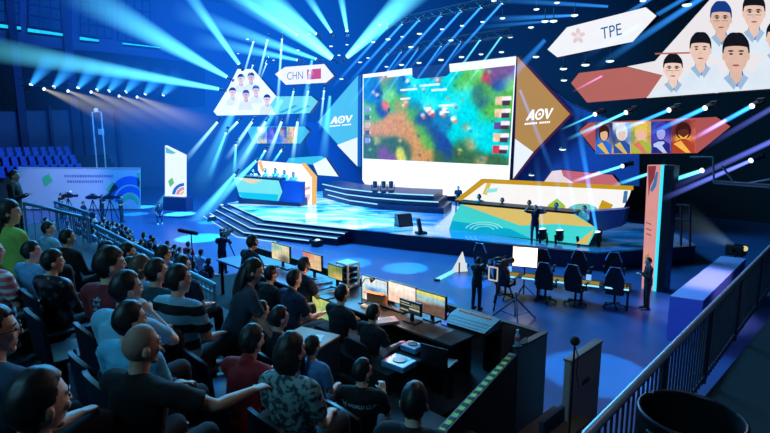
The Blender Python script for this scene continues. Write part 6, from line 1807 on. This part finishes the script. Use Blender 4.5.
prism(b, [u0, u1, u1+PLD.n*1.1, u0+PLD.n*1.1], (0, 0, .5))
t = thing('player_platform', 'raised blue deck under the players beneath the white arch', 'platform', (u0+u1)/2, PLD.rz()); part('deck', b, M_stfr, t, world=True)
for px, py, l in ((254, 173, 'player in white at the end of the small station by the standing person'), (266, 172, 'second player in white under the arch'), (276, 172, 'middle player in white under the arch'), (285, 174, 'player in white under the arch, next to the last one'), (294, 176, 'last player in white, beneath the bend of the arch')):
    p = player(l, px, py, PLD, .8, rzl, ZS+.5, top=(214, 222, 232), sleeve='long')
# lamps on the riser
for i, x in enumerate((375, 383.5, 391)):
    P = onZ(x, 193.5, ZS+1.05); P.z += .35
    o = lamp(P + V((0, 0, .2)), V((0, 0, 1)), 'dark moving head lamp standing on the curved riser under the main screen', 'lamps on the curved riser', 1.0, (40, 70, 120))
# --- floor crowd: a few people, then copies
protos = []
tops = [BLK, NAV, (40, 60, 90), (90, 130, 170), (150, 170, 190), (26, 40, 70), (60, 70, 84)]
lab = 'spectator seated in the crowded floor rows beyond the blue-grey railing'; grp = 'spectators in the floor rows'
styles = (('short', False, 'sit'), ('thick', False, 'sit_fwd'), ('bob', True, 'sit'), ('short', False, 'sit_phone'), ('pony', True, 'sit'))
for st in styles: protos.append([st, None])
random.seed(11)
cnt = 0
for n in (5.9, 6.7, 7.5, 8.2):
    e = 16.5 + random.random()*.4
    while e < 31:
        e += .66
        if random.random() < .13 or (n < 6 and e < 20): continue
        i = random.randrange(5); P = EN(e + random.uniform(-.06, .06), n + random.uniform(-.08, .08), 0); rz = RZN + random.uniform(-.25, .25)
        (hs, fm_, ps), pr_ = protos[i]; tc = random.choice(tops); sc = random.uniform(.93, 1.05)
        if pr_ is None:
            pr_ = person(lab, P, rz, pose=ps, hair=hs, fem=fm_, top=tc, group=grp, sc=sc, vox=.022); protos[i][1] = pr_; o = pr_
        else: o = dup(pr_, P, rz, sc=sc)
        for c in o.children:
            if c.name.startswith('top'): slotmat(c, cloth(tc))
        seat = dup(SEAT, P, rz, 'dark seat in the crowded floor rows', 'seats in the floor rows'); cnt += 1
# ================================================================== light
def spot(name, loc, target, col, watts, ang=30, blend=.3, size=.3):
    d = bpy.data.lights.new(name, 'SPOT'); d.energy = watts; d.color = col; d.spot_size = math.radians(ang); d.spot_blend = blend; d.shadow_soft_size = size
    o = bpy.data.objects.new(name, d); COL.objects.link(o); o.location = loc
    o.rotation_euler = (V(target)-V(loc)).to_track_quat('-Z', 'Y').to_euler(); return o
def area(name, loc, target, col, watts, size):
    d = bpy.data.lights.new(name, 'AREA'); d.energy = watts; d.color = col; d.size = size
    o = bpy.data.objects.new(name, d); COL.objects.link(o); o.location = loc
    o.rotation_euler = (V(target)-V(loc)).to_track_quat('-Z', 'Y').to_euler(); return o
def point(name, loc, col, watts, r=.1):
    d = bpy.data.lights.new(name, 'POINT'); d.energy = watts; d.color = col; d.shadow_soft_size = r
    o = bpy.data.objects.new(name, d); COL.objects.link(o); o.location = loc; return o
CB = (.06, .42, 1.0); DB = (.02, .16, 1.0); TE = (.08, .62, 1.0)
# stage wash towards the audience
area('stage_wash', (2, 24, 13), (-2, 5, 4), (.16, .55, 1.0), 1100, 6)
area('stage_wash', (-14, 26, 12), (-3, 5, 4), (.12, .6, 1.0), 900, 6)
spot('stage_face_light', (7, 19, 9), (-1.2, 3.6, 4.3), (1.0, .82, .76), 1500, 24, .8, 1.0)
# light over the stage and floor
area('stage_top_light', (-4, 31, 17), (-3, 30, 0), (.06, .5, 1.0), 14000, 9)
area('floor_light', (-14, 30, 16), (-14, 28, 0), DB, 3800, 9)
spot('near_floor_light', (-4, 18, 16), (-3, 19, 0), (.012, .2, 1.0), 6000, 52, 1, 1.5)
# distant stand and hall wall
spot('hall_wash', (-16, 34, 4), EN(56, 5, 15), DB, 9000, 70, 1)
spot('hall_wash', (-14, 36, 10), EN(50, 18, 17), DB, 20000, 80, 1)
spot('banner_light', (-16, 27, 9), (-24, 38, 1), (.5, .6, 1.0), 6000, 30, .8)
spot('bleacher_light', (-14, 30, 10), EN(52, 8, 3), (.05, .22, 1.0), 1300, 50, 1)
# round pools on the floor
for (x, y, w, a, c) in ((200, 238, 12000, 12, TE), (180, 214, 13000, 10, (.3, .8, 1.0)), (212, 222, 6000, 8, TE), (142, 207, 9000, 9, (.2, .75, 1.0)), (350, 263, 3500, 9, TE), (405, 268, 4500, 9, TE), (433, 302, 2500, 7, CB), (596, 372, 1500, 12, TE), (136, 214, 4000, 8, TE), (470, 282, 1500, 8, CB)):
    P = onZ(x, y, 0); spot('floor_pool', P + V((2.0, 1.5, 12)), P, (c[0]*.4, c[1]*.85, c[2]), w*12, a, .15, .1)
# stage highlights
for (x, y, w, a) in ((285, 212, 6000, 14), (330, 216, 5000, 12), (372, 222, 5000, 12), (250, 207, 4000, 10)):
    P = onZ(x, y, ZS); spot('stage_pool', P + V((1, 3, 12)), P, (.3, .85, 1.0), w*34, a*1.4, .7, .2)
# purple-blue on the barrier block and railing
spot('block_light', (4.5, 9, 9), onZ(690, 320, .6), (.10, .22, 1.0), 1500, 34, .6)
spot('block_top_light', (11, 13.5, 11), onZ(708, 280, 1.2), (.6, .5, 1.0), 9000, 20, .8)
spot('walkway_light', (3.5, -2, 9.5), EN(.2, 6, 3), (.35, .5, .9), 110, 60, .9)
# control desk, warm
for x, y in ((375, 300), (398, 305)):
    P = onZ(x, y, 3.14); point('desk_warm', P + V((-.1, -.25, .55)), (1, .6, .34), 14, .06)
point('desk_cool', EN(8.2, 4.9, 3.9), (.5, .7, 1.0), 10, .1)
# unseen fill lamps added to brighten the nearest rows
area('audience_fill', (-5, 9, 11), (-1.5, 3, 4), (.14, .68, 1.0), 200, 4)
area('audience_back_fill', (-7, -3, 11.5), (-1.0, 3, 4), (.2, .66, .95), 400, 4)
area('audience_rim_fill', (3, 4, 8.5), (-1.5, 2.5, 4.5), (1.0, .8, .68), 16, 1.5)
# ------------------------------------------------------------------ hall haze: a faint lit mist, thickest over stage and distant stand
w = bpy.data.worlds.new('hall'); scene.world = w; w.use_nodes = True
N, L = w.node_tree.nodes, w.node_tree.links; N.clear()
o = N.new('ShaderNodeOutputWorld'); bg = N.new('ShaderNodeBackground'); bg.inputs['Color'].default_value = (.03, .12, .4, 1); bg.inputs['Strength'].default_value = .02
L.new(bg.outputs[0], o.inputs['Surface'])
geo = N.new('ShaderNodeNewGeometry')
def m_(op, a, b=None):
    n = N.new('ShaderNodeMath'); n.operation = op
    for i, x in enumerate((a, b)):
        if x is None: continue
        if isinstance(x, (int, float)): n.inputs[i].default_value = x
        else: L.new(x, n.inputs[i])
    return n.outputs[0]
def ballf(c, r):
    s = N.new('ShaderNodeVectorMath'); s.operation = 'DISTANCE'; s.inputs[1].default_value = c; L.new(geo.outputs['Position'], s.inputs[0])
    return m_('MAXIMUM', m_('SUBTRACT', 1.0, m_('DIVIDE', s.outputs['Value'], r)), 0.0)
f1 = m_('MULTIPLY', ballf((-10, 42, 17), 19.0), 1.3); f2 = m_('MULTIPLY', ballf((-9, 35, 6), 13.0), 1.7); f3 = m_('MULTIPLY', ballf((3, 33, 12), 14.0), .55)
tot = m_('ADD', m_('ADD', f1, f2), f3)
pv = N.new('ShaderNodeVolumePrincipled'); pv.inputs['Density'].default_value = 0
pv.inputs['Emission Color'].default_value = (.004, .17, 1.0, 1)
L.new(m_('MULTIPLY', tot, .017), pv.inputs['Emission Strength']); L.new(pv.outputs[0], o.inputs['Volume'])
w.cycles.volume_step_size = 7.0
scene.cycles.volume_step_rate = 2.5

bpy.data.scenes.remove(SHOP)
